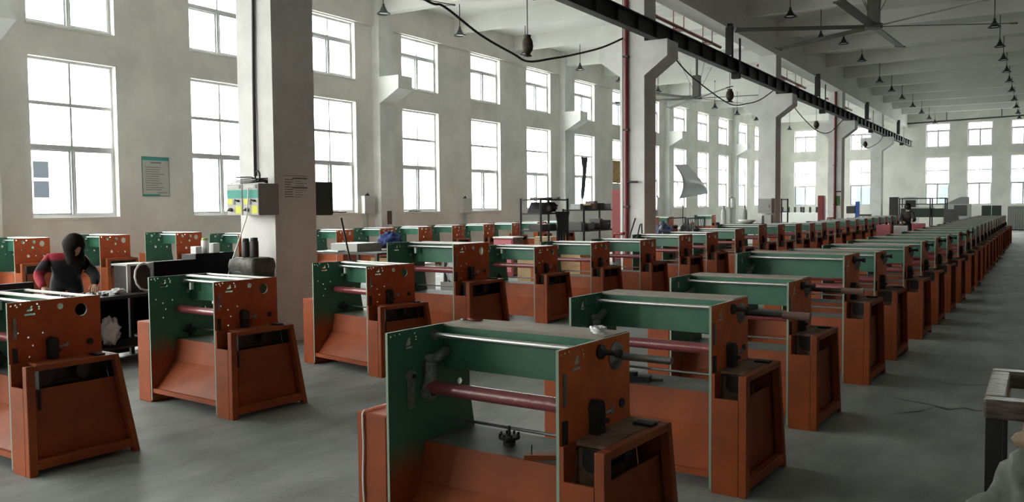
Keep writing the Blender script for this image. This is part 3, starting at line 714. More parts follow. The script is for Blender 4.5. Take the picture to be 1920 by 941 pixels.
# ---------------------------------------------------------------- pipes, cables
def hung_pipe(y0, y1, label):
    t = thing('sprinkler_pipe', label, 'pipe', (-8.78, y0, 6.62), 0, 'red fire pipes hung beside the girder')
    part(t, 'pipe', M_REDPIPE, lambda q: q.cyl((0, 0, 0), (0, y1-y0, 0), 0.05, seg=10))
    n = max(2, int((y1-y0)/2.4))
    for k in range(n):
        yy = (k+0.5)*(y1-y0)/n
        part(t, 'pipe_hanger', M_REDPIPE, lambda q: [q.cyl((0.07*d, yy+0.22*d, -0.06), (0.07*d, yy+0.22*d, ZC-6.62), 0.014, seg=6) for d in (-1, 1)] + [q.box(-0.09, 0.09, yy-0.24, yy+0.24, -0.085, -0.055)])
hung_pipe(19.8, 27.2, 'red overhead fire pipe just beyond the second column')
hung_pipe(31.5, 38.8, 'red overhead fire pipe just beyond the third column')
hung_pipe(43.2, 49.5, 'red overhead fire pipe just beyond the fourth column')
hung_pipe(54.9, 60.5, 'red overhead fire pipe just beyond the fifth column')
def riser(x, y, label):
    t = thing('fire_riser', label, 'pipe', (x, y, 0), 0, 'red fire risers on the columns')
    part(t, 'pipe', M_REDPIPE, lambda q: q.cyl((0, 0, 0.0), (0, 0, 6.9), 0.05, seg=10))
    part(t, 'valve', M_BLACK, lambda q: (q.cyl((0.03, -0.02, 2.2), (0.30, -0.04, 2.2), 0.025, seg=8)))
    part(t, 'branch', M_REDPIPE, lambda q: q.tube([(0, -0.02, 1.0), (-0.1, -0.03, 0.98), (-0.3, -0.03, 0.98), (-0.32, -0.03, 0.9), (-0.32, -0.03, 0.3)], 0.03, 8))
    for z in (1.6, 3.4, 5.1): part(t, 'pipe_clip', M_DARK, lambda q: q.box(-0.065, 0.065, -0.055, 0.056, z, z+0.04))
riser(-8.36, 18.93, 'red fire pipe running up the second column')
riser(-8.21, 42.30, 'red fire pipe running up the fourth column')
part_ = MB(); part_.box(-8.53, -8.47, 18.955, 18.985, 0.4, 6.8); tag(part_.build('cable_trunking', M_WHITE), 'white cable trunking beside the red pipe on the second column', 'trunking')
def cable(name, pts, r, label, m=M_RUBBER):
    P_ = [Vector(p) for p in pts]; out = []
    for i in range(len(P_)-1):
        p0, p1, p2, p3 = P_[max(i-1, 0)], P_[i], P_[i+1], P_[min(i+2, len(P_)-1)]
        for k in range(6):
            u = k/6; out.append(0.5*((2*p1) + (p2-p0)*u + (2*p0-5*p1+4*p2-p3)*u*u + (3*p1-p0-3*p2+p3)*u**3))
    out.append(P_[-1]); q = MB(); q.tube(out, r, 6); return tag(q.build(name, m), label, 'cable', 'slack cables under the crane beam')
X9 = -8.62
cable('slack_cable', [(-8.3, 8.3, 5.42), (-8.6, 11.4, 5.02), (-8.6, 12.0, 5.0), (-8.6, 13.1, 4.71), (-8.6, 14.2, 4.54), (-8.6, 14.8, 4.47), (-8.6, 15.76, 4.66), (-8.6, 16.7, 4.87), (-8.6, 18.1, 5.23), (-8.45, 18.93, 5.55)], 0.022, 'thick black cable drooping from the top edge to the second column')
cable('slack_cable', [(-7.75, 20.3, 5.35), (-7.75, 20.9, 5.12), (-7.75, 22.22, 4.86), (-7.75, 24.88, 4.55), (-7.75, 26.58, 4.72), (-7.75, 28.04, 4.98), (-7.75, 29.6, 5.43)], 0.017, 'black cable loop hanging between the second and third columns')
cable('slack_cable', [(-7.75, 32.2, 5.40), (-7.75, 32.9, 5.08), (-7.75, 36.0, 4.60), (-7.75, 38.7, 4.66), (-7.75, 41.6, 5.42)], 0.017, 'black cable loop hanging between the third and fourth columns')
cable('slack_cable', [(-7.75, 43.7, 5.42), (-7.75, 44.4, 4.86), (-7.75, 47.4, 4.45), (-7.75, 51.3, 4.92), (-7.75, 53.4, 5.43)], 0.017, 'black cable loop hanging between the fourth and fifth columns')
def trolley(x, y, z0, z1, zt, label):
    t = thing('cable_coil', label, 'cable coil', (x, y, z0), 0, 'bundled cable coils hanging on wires')
    part(t, 'wire', M_DARK, lambda q: q.cyl((0, 0, (z1-z0)*0.9), (0, 0, zt-z0), 0.010, seg=6))
    h = z1-z0
    part(t, 'coil', mat('coil_brown_black', (0.05, 0.035, 0.02), 0.6, 0, 0.6, 12), lambda q: (q.lathe([(0.0, 0.12*h), (0.05, 0.13*h), (0.10, 0.3*h), (0.115, 0.5*h), (0.10, 0.75*h), (0.06, 0.92*h), (0.075, 0.96*h), (0.07, h), (0.0, h)], seg=14)))
    part(t, 'plug', M_BLACK, lambda q: q.lathe([(0.0, 0.0), (0.085, 0.02*h), (0.09, 0.05*h), (0.03, 0.14*h), (0.0, 0.15*h)], seg=12))
trolley(-8.62, 14.8, 4.56, 4.98, ZC, 'brown-black coil of cable hanging on a wire over the drooping cable')
trolley(-7.75, 24.9, 4.60, 4.98, 5.44, 'bundled cable coil under the crane beam between the second and third columns')
trolley(-7.75, 36.2, 4.63, 4.95, 5.44, 'bundled cable coil under the crane beam between the third and fourth columns')
trolley(-7.75, 47.5, 4.48, 4.80, 5.44, 'bundled cable coil under the crane beam between the fourth and fifth columns')
t = thing('end_tie_pipe', 'dark pipe hung across the end wall above its upper windows', 'pipe', (-7.9, 64.7, 7.02))
part(t, 'pipe', M_DARK, lambda q: q.cyl((0, 0, 0), (7.9, 0, 0.16), 0.05, seg=8))
for x in (2.4, 5.6): part(t, 'pipe_hanger', M_DARK, lambda q: q.cyl((x, 0, 0.02*x), (x, 0, ZC-7.02), 0.03, seg=6))

# ---------------------------------------------------------------- things on the nearest column
def panel_box(mb, x0, x1, y0, y1, z0, z1): mb.box(x0, x1, y0, y1, z0, z1)
for i, (x0, x1) in enumerate(((-8.40, -8.135), (-8.125, -7.86))):
    t = thing('control_box', ['teal and white control box, outer one of the pair on the nearest column', 'teal and white control box, next to the corner of the nearest column'][i], 'control box', ((x0+x1)/2, 7.30, 1.575), 0, 'control boxes on the nearest column')
    w2 = (x1-x0)/2
    part(t, 'case', M_GREY, lambda q: q.box(-w2, w2, -0.11, 0.208, 0, 0.375)); y_ = -0.1115
    part(t, 'face_sheet', M_PAPER, lambda q: q.box(-w2+0.006, w2-0.006, y_-0.0015, -0.1101, 0.006, 0.369))
    part(t, 'teal_band', M_TEAL, lambda q: q.box(-w2+0.008, w2-0.008, y_-0.003, y_-0.0016, 0.20, 0.30))
    for (a0, a1, u0, u1, m, nm) in ((0.02, 0.115, 0.02, 0.11, M_YELL, 'warning_label'), (-0.11, -0.04, 0.13, 0.195, M_YELL, 'green_label'), (-0.015, 0.02, 0.125, 0.18, M_TEXT, 'switch_plate'), (-0.10, 0.06, 0.325, 0.355, M_LGREY, 'name_strip'), (0.085, 0.115, 0.315, 0.36, M_TEXT, 'code_strip')):
        part(t, nm, m, lambda q: q.box(a0, a1, y_-0.004, y_-0.0017, u0, u1))
    part(t, 'socket', M_BLACK, lambda q: (q.cyl((-0.055, y_-0.002, 0.065), (-0.055, y_-0.03, 0.065), 0.022, seg=12), q.tube([(-0.055, y_-0.03, 0.065), (-0.10, y_-0.035, 0.055)], 0.008, 6)))
    part(t, 'handle', M_BLACK, lambda q: (q.cyl((0.075, y_-0.002, 0.17), (0.075, y_-0.03, 0.17), 0.014, seg=10), q.tube([(0.075, y_-0.03, 0.17), (0.04, y_-0.035, 0.185)], 0.009, 6)))
t = thing('cable_tray', 'tangle of dark cables on top of the control boxes on the nearest column', 'cables', (-8.13, 7.32, 1.952))
for k in range(6):
    part(t, 'cable', M_RUBBER, lambda q: q.tube([(-0.26+0.03*k, -0.08+0.05*(k % 3), 0.012+0.022*(k % 4)), (0.0, -0.02+0.03*(k % 2), 0.012+0.022*(k % 4)), (0.18+0.015*k, 0.03, 0.02+0.02*(k % 3)), (0.22, 0.06, 0.006)], 0.008, 5))
part(t, 'loop', M_RUBBER, lambda q: q.tube([(0.12+0.04*math.cos(u*PI/6), 0.0, 0.09+0.06*math.sin(u*PI/6)) for u in range(-3, 10)], 0.011, 6))
q = MB(); q.tube([(-8.22, 7.48, 2.05), (-8.22, 7.485, 3.2), (-8.19, 7.485, 4.4), (-8.17, 7.485, 6.8)], 0.020, 8)
tag(q.build('conduit', M_DARK), 'dark conduit running up the nearest column above the control boxes', 'conduit')
cbox = [o for o in S.objects if o.name.startswith('control_box') and 'corner' in o['label']][0]
part(cbox, 'supply_cable', M_WHITE, lambda q: q.tube([(x-cbox.location.x, y-cbox.location.y, z-cbox.location.z) for x, y, z in ((-8.0, 7.165, 1.90), (-8.01, 7.165, 1.75), (-8.04, 7.165, 1.55), (-8.12, 7.12, 1.3), (-8.20, 7.05, 1.0), (-8.22, 7.0, 0.8))], 0.007, 6))
def sheet_print(t, m, rects):
    for (a0, a1, u0, u1) in rects: part(t, 'print_line', m, lambda q: q.box(0.0031, 0.0042, a0, a1, u0, u1))
t = thing('notice_sheet', 'grey printed notice on the shaded face of the nearest column', 'notice', (XC1, 7.86, 1.77))
part(t, 'sheet', mat('grey_notice', (0.78, 0.79, 0.78), 0.7), lambda q: q.box(0.0005, 0.003, -0.21, 0.21, 0, 0.29))
rs = [(-0.20, 0.20, 0.28, 0.287), (-0.06, 0.20, 0.245, 0.262), (-0.06, 0.20, 0.128, 0.146)]
for k in range(8): rs += [(-0.19, -0.19+random.uniform(0.1, 0.16), 0.02+0.03*k, 0.03+0.03*k), (-0.02, random.uniform(0.05, 0.19), 0.02+0.028*k, 0.026+0.028*k)]
sheet_print(t, M_TEXT, rs)
t = thing('switch_cabinet', 'dark green switch cabinet on the far side of the nearest column', 'cabinet', (-8.2, 8.38, 1.56))
part(t, 'case', M_GREENBOX, lambda q: q.box(-0.28, 0.24, -0.165, 0.16, 0, 0.43)); part(t, 'door', M_GREENBOX, lambda q: q.box(0.241, 0.262, -0.15, 0.15, 0.012, 0.418)); part(t, 'catch', M_BLACK, lambda q: q.box(0.262, 0.275, 0.10, 0.13, 0.19, 0.23))
t = thing('leaning_pole', 'black pole leaning against the nearest column below the green cabinet', 'pole', (-7.62, 8.75, 0))
part(t, 'shaft', M_BLACK, lambda q: q.tube([(0, 0, 0.012), (-0.29, -0.10, 1.52)], 0.013, 8)); part(t, 'tip', M_RUBBER, lambda q: q.tube([(0.004, 0.002, 0.0), (-0.02, -0.008, 0.10)], 0.018, 8))

# ---------------------------------------------------------------- on the window wall
t = thing('wall_poster', 'framed printed poster on the window wall between the first two windows', 'poster', (XW, 12.56, 1.95))
part(t, 'frame', mat('poster_frame', (0.16, 0.18, 0.17), 0.5), lambda q: q.box(0.0005, 0.015, -0.35, 0.35, 0, 0.88))
part(t, 'sheet', M_PAPER, lambda q: q.box(0.0151, 0.0165, -0.335, 0.335, 0.015, 0.865))
def pl(nm, m, a0, a1, u0, u1): part(t, nm, m, lambda q: q.box(0.0166, 0.018, a0, a1, u0, u1))
pl('teal_band', M_TEAL, -0.335, 0.335, 0.80, 0.865); pl('teal_band', M_TEAL, -0.335, 0.1, 0.015, 0.05); pl('title', M_TEXT, -0.13, 0.14, 0.735, 0.765)
for k in range(11): pl('text_line', M_TEXT, -0.27, random.uniform(0.05, 0.28), 0.14+0.05*k, 0.153+0.05*k)
pl('text_line', M_TEXT, 0.03, 0.29, 0.075, 0.09)
def wall_box(y0, y1, z0, z1, label, d=0.16):
    t = thing('switch_box', label, 'switch box', (XW, (y0+y1)/2, z0), 0, 'grey switch boxes on the window wall'); h = (y1-y0)/2
    part(t, 'case', M_LGREY, lambda q: q.box(0.001, d, -h, h, 0, z1-z0)); part(t, 'door', M_LGREY, lambda q: q.box(d+0.001, d+0.014, -h+0.02, h-0.02, 0.02, z1-z0-0.02))
    for k in (-0.08, 0.0, 0.09): part(t, 'conduit', M_LGREY, lambda q: q.cyl((0.04, k, -z0+0.02), (0.04, k, 0), 0.016, seg=6))
    part(t, 'cable_tuft', M_RUBBER, lambda q: [q.tube([(0.06, -0.1+0.05*k, z1-z0), (0.08, -0.05+0.03*k, z1-z0+0.05+0.015*(k % 3)), (0.05, 0.05+0.02*k, z1-z0+0.012)], 0.012, 5) for k in range(4)])
wall_box(19.42, 19.88, 1.48, 2.0, 'grey switch box on the window wall beside the first visible pilaster')
wall_box(24.46, 24.98, 1.44, 1.94, 'grey switch box on the window wall between the fourth and fifth windows')
wall_box(42.0, 42.5, 1.40, 2.05, 'grey switch box on the window wall beyond the second column')
wall_box(54.6, 55.1, 1.45, 2.05, 'grey switch box on the window wall near its far end')
q = MB(); q.box(0.001, 0.02, -0.2, 0.2, 0, 0.5); o = q.build('wall_board', mat('brown_board', (0.10, 0.06, 0.04), 0.7), None, (XW+0.35, 20.9, 0.9)); tag(o, 'small dark board against the window wall pilaster', 'board'); o.location = (XW+0.271, 20.40, 1.15); o.scale = (1, 0.5, 0.8)
def rag(y, label, z=SILL):
    q = MB(); q.tube([(XW-0.03, y-0.28, z+0.02), (XW+0.0, y-0.1, z+0.035), (XW-0.02, y+0.08, z+0.02), (XW+0.0, y+0.3, z+0.03)], 0.022, 6); tag(q.build('sill_rag', M_DARK), label, 'rag', 'dark rags on the window sills')
rag(18.5, 'dark rag on the sill right of the nearest column'); rag(22.0, 'dark rag on the sill of the window with a building behind it')
# torn dark cloth hanging in a window
def cloth(u, v):
    wdt = 0.55*(1-v)**0.6+0.06; return (XW+0.03+0.03*math.sin(9*u+5*v), 33.95+(u-0.5)*wdt+0.06*math.sin(4*v)-0.14*v, 3.75-1.80*v)
q = MB(); q.grid(cloth, 8, 16); o = q.build('torn_cloth', mat('dark_grey_cloth', (0.055, 0.055, 0.06), 0.9)); tag(o, 'torn dark cloth strip hanging in a window behind the racks', 'cloth')
so = o.modifiers.new('thick', 'SOLIDIFY'); so.thickness = 0.006
t = thing('window_blind', 'orange and dark panel blocking the window beside the red cabinet', 'blind', (XW-0.05, 37.9, 2.35))
part(t, 'upper_sheet', mat('ochre_sheet', (0.50, 0.32, 0.12), 0.8, 0, 0.4, 5), lambda q: q.box(-0.01, 0.01, -0.9, 0.9, 0.35, 1.40)); part(t, 'lower_board', M_GREY, lambda q: q.box(-0.012, 0.012, -0.9, 0.9, 0, 0.34))

# ---------------------------------------------------------------- work benches by the nearest column
M_BLKB = mat('black_board', (0.012, 0.012, 0.014), 0.9, 0, 0, 4, 0, None, 0.1)
M_BENCH = mat('dark_bench_top', (0.03, 0.03, 0.032), 0.6)
def bench(x0, x1, y0, y1, z, label):
    t = thing('work_bench', label, 'work bench', ((x0+x1)/2, (y0+y1)/2, 0), 0, 'dark work benches by the nearest column'); hx, hy = (x1-x0)/2, (y1-y0)/2
    part(t, 'top', M_BENCH, lambda q: q.box(-hx, hx, -hy, hy, z-0.035, z))
    for sx in (-1, 1):
        for s_y in (-1, 1): part(t, 'leg', M_BLACK, lambda q: q.box(sx*(hx-0.03)-0.02, sx*(hx-0.03)+0.02, s_y*(hy-0.03)-0.02, s_y*(hy-0.03)+0.02, 0, z-0.035))
    part(t, 'shelf', M_BENCH, lambda q: q.box(-hx+0.05, hx-0.05, -hy+0.05, hy-0.05, 0.18, 0.2))
    part(t, 'skirt_cloth', M_BLKB, lambda q: q.box(-hx+0.02, -hx+0.026, -hy+0.06, hy-0.06, 0.03, z-0.04))
    return t
bench(-8.92, -8.25, 4.45, 6.22, 0.75, 'dark work bench in front of the woman in the red jacket')
bench(-9.20, -8.25, 6.25, 7.44, 0.75, 'dark work bench carrying black boards beside the nearest column')
def blk(name, label, cat, x, y, z, sx, sy_, sz, m, rz=0, group=None, lid=None, bev=0.006):
    t = thing(name, label, cat, (x, y, z), rz, group)
    o = part(t, 'body', m, lambda q: q.box(-sx/2, sx/2, -sy_/2, sy_/2, 0, sz)); bevel(o, bev, 2)
    if lid: part(t, 'lid', lid, lambda q: q.box(-sx/2-0.004, sx/2+0.004, -sy_/2-0.004, sy_/2+0.004, sz, sz+0.012))
    return t
M_BLKB = mat('black_board', (0.012, 0.012, 0.014), 0.9, 0, 0, 4, 0, None, 0.1)
for (y0, y1, z1, x, lb) in ((6.27, 6.85, 1.06, -8.56, 'low black board standing on the bench behind the open-topped machine'), (6.86, 7.43, 1.12, -8.58, 'higher black board standing on the bench against the nearest column')):
    t = thing('black_board', lb, 'board', (x, (y0+y1)/2, 0.7505), 0, 'black boards on the bench'); hh = (y1-y0)/2
    part(t, 'sheet', M_BLKB, lambda q: q.box(-0.012, 0.0, -hh, hh, 0, z1-0.7505)); part(t, 'back_frame', M_BLACK, lambda q: (q.box(-0.26, -0.012, -hh, -hh+0.03, 0, z1-0.76), q.box(-0.26, -0.012, hh-0.03, hh, 0, z1-0.76), q.box(-0.26, -0.012, -hh+0.03, hh-0.03, z1-0.785, z1-0.76)))
zt = 1.113
def bottle(x, y, z, r, h, m, mc, label, group):
    t = thing('bottle', label, 'bottle', (x, y, z), 0, group)
    part(t, 'body', m, lambda q: q.lathe([(0, 0), (r*0.95, 0), (r, 0.01), (r, h*0.78), (r*0.9, h*0.84), (0, h*0.84)], seg=14)); part(t, 'cap', mc, lambda q: q.lathe([(0, h*0.84), (r*0.85, h*0.84), (r*0.85, h*0.98), (r*0.7, h), (0, h)], seg=14))
bottle(-8.71, 7.10, zt, 0.045, 0.19, M_WHITE, mat('jar_lid_green', (0.35, 0.45, 0.15), 0.5), 'white jar with a green lid on the black board frame', 'bottles by the nearest column')
blk('small_carton', 'small white carton next to the jar with a green lid', 'carton', -8.71, 6.97, zt, 0.10, 0.09, 0.09, M_WHITE)
blk('cup_box', 'small grey tin between the jar and the black bottles', 'tin', -8.71, 7.24, zt, 0.09, 0.09, 0.12, M_LGREY)
# bin beside the column
t = thing('waste_bin', 'dark green bin with a crumpled bag at the foot of the nearest column', 'bin', (-7.94, 7.15, 0))
o = part(t, 'body', M_GREENBOX, lambda q: q.prism([(-0.21, -0.17), (0.21, -0.17), (0.21, 0.17), (-0.21, 0.17)], 'z', 0.0, 0.96)); bevel(o, 0.05, 3)
part(t, 'bag_rim', mat('grey_bag', (0.10, 0.10, 0.09), 0.5, 0, 0.5, 14, 0.4), lambda q: q.grid(lambda u, v: ((0.205+0.015*math.sin(v*PI)+0.01*math.sin(u*40))*max(-1, min(1, 1.35*math.cos(2*PI*u))), (0.17+0.015*math.sin(v*PI)+0.01*math.sin(u*33))*max(-1, min(1, 1.35*math.sin(2*PI*u))), 0.90+0.165*v+0.008*math.sin(u*29)), 40, 5))
bevel(part(t, 'bag_top', mat('grey_bag2', (0.10, 0.095, 0.08), 0.5, 0, 0.5, 15, 0.6), lambda q: q.box(-0.19, 0.19, -0.155, 0.155, 0.96, 1.08)), 0.04, 3)
bottle(-8.06, 7.16, 1.0805, 0.045, 0.22, M_BLACK, M_BLACK, 'shorter black bottle on the bin beside the nearest column', 'bottles by the nearest column'); bottle(-7.94, 7.18, 1.0805, 0.05, 0.23, M_BLACK, M_DARK, 'black thermos bottle on the bin beside the nearest column', 'bottles by the nearest column')
# device with pale frame and hose on the bench
t = thing('test_unit', 'dark box with a pale metal frame on the bench by the woman', 'device', (-8.60, 6.02, 0.7505), 0)
part(t, 'case', M_DARK, lambda q: q.box(-0.12, 0.12, -0.14, 0.14, 0.0, 0.29)); part(t, 'top_plate', M_LGREY, lambda q: q.box(-0.14, 0.14, -0.16, 0.16, 0.291, 0.31)); part(t, 'front_post', M_LGREY, lambda q: q.box(0.121, 0.14, -0.16, -0.12, 0, 0.29))
q = MB(); q.tube([(-8.44+0.01*k, 6.03+0.13*math.cos(0.6+k*0.5), 0.915+0.15*math.sin(0.6+k*0.5)) for k in range(10)], 0.012, 8); tag(q.build('white_hose', M_WHITE), 'looped white hose beside the boxed device on the bench', 'hose')
blk('white_block', 'small white block at the end of the black boards', 'block', -8.42, 6.17, 0.7505, 0.05, 0.05, 0.11, M_WHITE)
random.seed(11)
M_SH = [M_STEEL, M_WHITE, M_DARK, M_CHROME, M_BLACK]
FIT = [(-8.36-0.105*(k % 3)+random.uniform(-0.01, 0.01), 5.20+0.105*(k//3)+random.uniform(-0.01, 0.01)) for k in range(15)]
FIT = [p for p in FIT if not (p[1] > 5.58 and p[0] > -8.5)]
for k, (x, y) in enumerate(FIT):
    t = thing('metal_fitting', 'small loose metal fitting in the litter of parts before the woman', 'fitting', (x, y, 0.7505), random.random()*3, 'loose metal fittings on the bench before the woman')
    L_ = 0.02+random.random()*0.008
    part(t, 'shank', M_SH[k % 5], lambda q: q.cyl((-L_, 0, 0.012), (L_, 0, 0.012+0.02*random.random()), 0.011, seg=8)); part(t, 'head', M_SH[(k+1) % 5], lambda q: q.box(L_-0.01, L_+0.012, -0.02, 0.02, 0.0, 0.035))
def crumple(name, label, cat, c, s_, m, seed, n=14, am=1.0):
    rnd = random.Random(seed); ph = [rnd.random()*6 for _ in range(8)]
    def fn(u, v):
        th, ps = 2*PI*u, PI*v; r = 1+am*(0.16*math.sin(5*th+ph[0]+3*ps)+0.13*math.sin(9*ps+ph[1]+2*th)+0.09*math.sin(13*th+ph[2]-7*ps)*math.sin(ps))
        return (c[0]+s_[0]*r*math.cos(th)*math.sin(ps), c[1]+s_[1]*r*math.sin(th)*math.sin(ps), c[2]+s_[2]*(1+r*math.cos(ps)*0.95))
    q = MB(); q.grid(fn, n*2, n); zmin = min(p[2] for p in q.v); q.v = [(p[0], p[1], p[2]-zmin+c[2]) for p in q.v]
    return tag(q.build(name, m), label, cat)
M_BAG = mat('white_film_bag', (0.72, 0.73, 0.74), 0.3, 0, 0.2, 12, 0.5)
crumple('plastic_bag', 'crumpled white plastic bag among the parts on the bench', 'bag', (-8.40, 5.70, 0.7505), (0.08, 0.07, 0.03), M_BAG, 1)
crumple('plastic_bag', 'white plastic bag lying left of the woman on the bench', 'bag', (-8.60, 4.93, 0.7505), (0.10, 0.09, 0.03), M_BAG, 2)
crumple('pink_bag', 'pink plastic bag at the left end of the bench', 'bag', (-8.62, 4.68, 0.7505), (0.10, 0.09, 0.05), M_PINK, 3)
blk('black_case', 'flat black case standing at the left end of the bench', 'case', -8.86, 4.80, 0.7505, 0.06, 0.5, 0.17, M_BLACK)
crumple('plastic_bag', 'white plastic bag hanging under the bench by the open-topped machine', 'bag', (-8.42, 5.60, 0.2005), (0.10, 0.10, 0.14), M_BAG, 4)
crumple('dark_sack', 'dark sack stored under the bench before the woman', 'sack', (-8.62, 5.0, 0.2005), (0.2, 0.3, 0.18), mat('dark_sackcloth', (0.03, 0.03, 0.035), 0.9, 0, 0.4, 6), 5)
crumple('dark_sack', 'dark sack stored under the bench with the black boards', 'sack', (-8.7, 6.8, 0.2005), (0.30, 0.32, 0.19), MATS['dark_sackcloth'], 6)
blk('parts_carton', 'small brown carton under the bench with the black boards', 'carton', -8.44, 6.42, 0.2005, 0.22, 0.2, 0.26, M_CARD)

# ---------------------------------------------------------------- racks and things in the window bay
def rack(x0, x1, y0, y1, zs, label, m=M_BLACK):
    t = thing('steel_rack', label, 'rack', ((x0+x1)/2, (y0+y1)/2, 0), 0, 'black steel racks'); hx, hy = (x1-x0)/2, (y1-y0)/2
    for sx in (-1, 1):
        for s_y in (-1, 1): part(t, 'post', m, lambda q: (q.box(sx*hx-0.03, sx*hx+0.03, s_y*hy-0.006, s_y*hy+0.006, 0, zs[-1]+0.02), q.box(sx*hx-0.006, sx*hx+0.006, s_y*hy-0.03, s_y*hy+0.03, 0, zs[-1]+0.02)))
    for z in zs: part(t, 'shelf', m, lambda q: (q.box(-hx, hx, -hy, hy, z-0.012, z), q.box(-hx, hx, -hy-0.008, -hy, z-0.04, z), q.box(hx, hx+0.008, -hy, hy, z-0.04, z)))
    return t
rack(-11.30, -10.72, 19.0, 20.45, (0.35, 1.05, 1.48, 1.83), 'black steel rack with a dark hood on its shelf, nearer of the two')
rack(-11.25, -10.62, 21.2, 23.5, (0.35, 0.98, 1.55), 'lower black steel rack right behind the first, full of boxes')
random.seed(5)
M_DGREY = mat('dark_grey_enamel', (0.11, 0.11, 0.105), 0.5)
RM = [M_DARK, M_DGREY, M_STEEL, M_CARD, M_BLACK, M_DGREY, M_DARK]
n_ = 0
for (x, y0, y1, z, mx) in ((-11.0, 19.1, 20.35, 1.0505, 0.16), (-11.0, 19.1, 20.35, 1.8305, 0.06), (-11.0, 19.1, 20.3, 0.3505, 0.3), (-10.95, 21.3, 23.4, 1.5505, 0.24), (-10.95, 21.3, 23.4, 0.9805, 0.3), (-10.95, 21.3, 23.4, 0.3505, 0.35)):
    y = y0; row = 0
    while y < y1-0.25:
        wd = random.uniform(0.18, 0.42); hgt = mx*random.uniform(0.45, 1.0); m = RM[random.randrange(len(RM))]
        if y+wd > y1: break
        blk('parts_box', '%s %s parts box from the camera end of the %s' % (ordn(row), {'dark_oily_metal': 'black', 'grey_enamel': 'grey', 'dull_steel': 'steel', 'cardboard': 'cardboard', 'black_iron': 'black', 'dark_grey_enamel': 'dark grey'}[m.name], {1.0505: 'hood rack third shelf', 1.8305: 'hood rack top', 0.3505: 'rack bottom shelf' if x < -10.97 else 'box rack bottom shelf', 1.5505: 'box rack top', 0.9805: 'box rack middle shelf'}[z]),
            'box', x+random.uniform(-0.05, 0.1), y+wd/2, z, random.uniform(0.25, 0.42), wd*0.9, hgt, m, 0, 'boxes on the black racks', None, 0.004)
        y += wd+random.uniform(0.02, 0.1); row += 1
t = thing('machine_hood', 'black sloping hood on the second shelf of the nearer rack', 'hood', (-11.0, 19.42, 1.4805))
part(t, 'shell', M_BLACK, lambda q: q.prism([(-0.28, 0), (0.28, 0), (0.28, 0.16), (0.12, 0.27), (-0.08, 0.27), (-0.22, 0.10)], 'x', -0.2, 0.2)); part(t, 'vent', M_STEEL, lambda q: q.box(0.2005, 0.21, 0.02, 0.2, 0.05, 0.17))
crumple('wire_bundle', 'tangled dark wire bundle on the second shelf of the nearer rack', 'wires', (-10.98, 20.0, 1.4805), (0.16, 0.2, 0.12), mat('tangled_wire', (0.06, 0.06, 0.065), 0.5, 0.3, 0.7, 25, 0.8), 9)
t = thing('hanging_wires', 'black wires hanging down the side of the nearer rack', 'wires', (-10.645, 20.15, 0.355))
for k in range(13): part(t, 'strand', M_RUBBER, lambda q: q.tube([(0.015*math.sin(k), -0.55+0.055*k, 0), (0.03, -0.50+0.05*k+0.05*math.sin(k*2), 0.4), (0.02, -0.42+0.04*k, 0.8), (0.03, -0.55+0.06*k, 1.15)], 0.02, 5))
t = thing('parts_table', 'low dark table with trays and a blue bundle in the window bay', 'table', (-11.75, 13.6, 0))
part(t, 'top', M_DARK, lambda q: q.box(-0.9, 0.9, -0.75, 0.75, 0.74, 0.78))
for sx in (-1, 1):
    for s_y in (-1, 1): part(t, 'leg', M_DARK, lambda q: q.box(sx*0.85-0.03, sx*0.85+0.03, s_y*0.7-0.03, s_y*0.7+0.03, 0, 0.74))
blk('steel_tray', 'stacked grey trays on the low dark table', 'tray', -11.9, 13.45, 0.7805, 0.7, 0.75, 0.16, M_GREY)
blk('steel_tray', 'thin tilted pale lid on the end of the low dark table', 'tray', -12.05, 12.95, 0.7805, 0.4, 0.2, 0.03, M_LGREY)
crumple('blue_bundle', 'bundle of dark blue cloth on the low dark table', 'cloth', (-11.55, 14.1, 0.7805), (0.24, 0.2, 0.16), M_BLUE, 12)
blk('wooden_crate', 'pale wooden crate under the low dark table', 'crate', -11.2, 13.6, 0, 0.45, 0.55, 0.66, M_WOOD)
t = thing('red_cabinet', 'low red cabinet with a pale top beyond the middle row', 'cabinet', (-10.85, 17.7, 0))
part(t, 'body', M_RED, lambda q: q.box(-0.30, 0.24, -0.24, 0.24, 0, 0.90)); part(t, 'top', M_WHITE, lambda q: q.box(-0.31, 0.25, -0.25, 0.25, 0.901, 0.93)); part(t, 'door', M_PINK, lambda q: q.box(-0.28, 0.20, -0.252, -0.241, 0.1, 0.86)); part(t, 'side_sheet', M_DIRT, lambda q: q.box(0.241, 0.25, -0.22, 0.22, 0.05, 0.88))
# cartons and motor seen through the middle-row frames
blk('white_carton', 'white carton on the floor behind the fourth middle-row frame', 'carton', -8.95, 11.6, 0, 0.5, 0.4, 0.72, M_WHITE)
t = thing('motor_unit', 'grey motor with a ribbed housing behind the fourth middle-row frame', 'motor', (-8.35, 12.1, 0), 0.2)
part(t, 'base', M_GREY, lambda q: q.box(-0.3, 0.3, -0.25, 0.25, 0, 0.4)); part(t, 'drum', M_STEEL, lambda q: q.cyl((0, -0.26, 0.58), (0, 0.25, 0.58), 0.2, seg=20))
for k in range(7): part(t, 'rib', M_GREY, lambda q: q.box(-0.24+0.075*k, -0.225+0.075*k, -0.265, 0.2, 0.40, 0.82))
blk('brown_carton', 'tall cardboard carton behind the fifth middle-row frame', 'carton', -7.9, 13.9, 0, 0.6, 0.5, 0.86, M_CARD)
blk('brown_carton', 'cardboard carton beside the tall one behind the fifth frame', 'carton', -7.3, 14.2, 0, 0.45, 0.45, 0.8, M_WOOD)
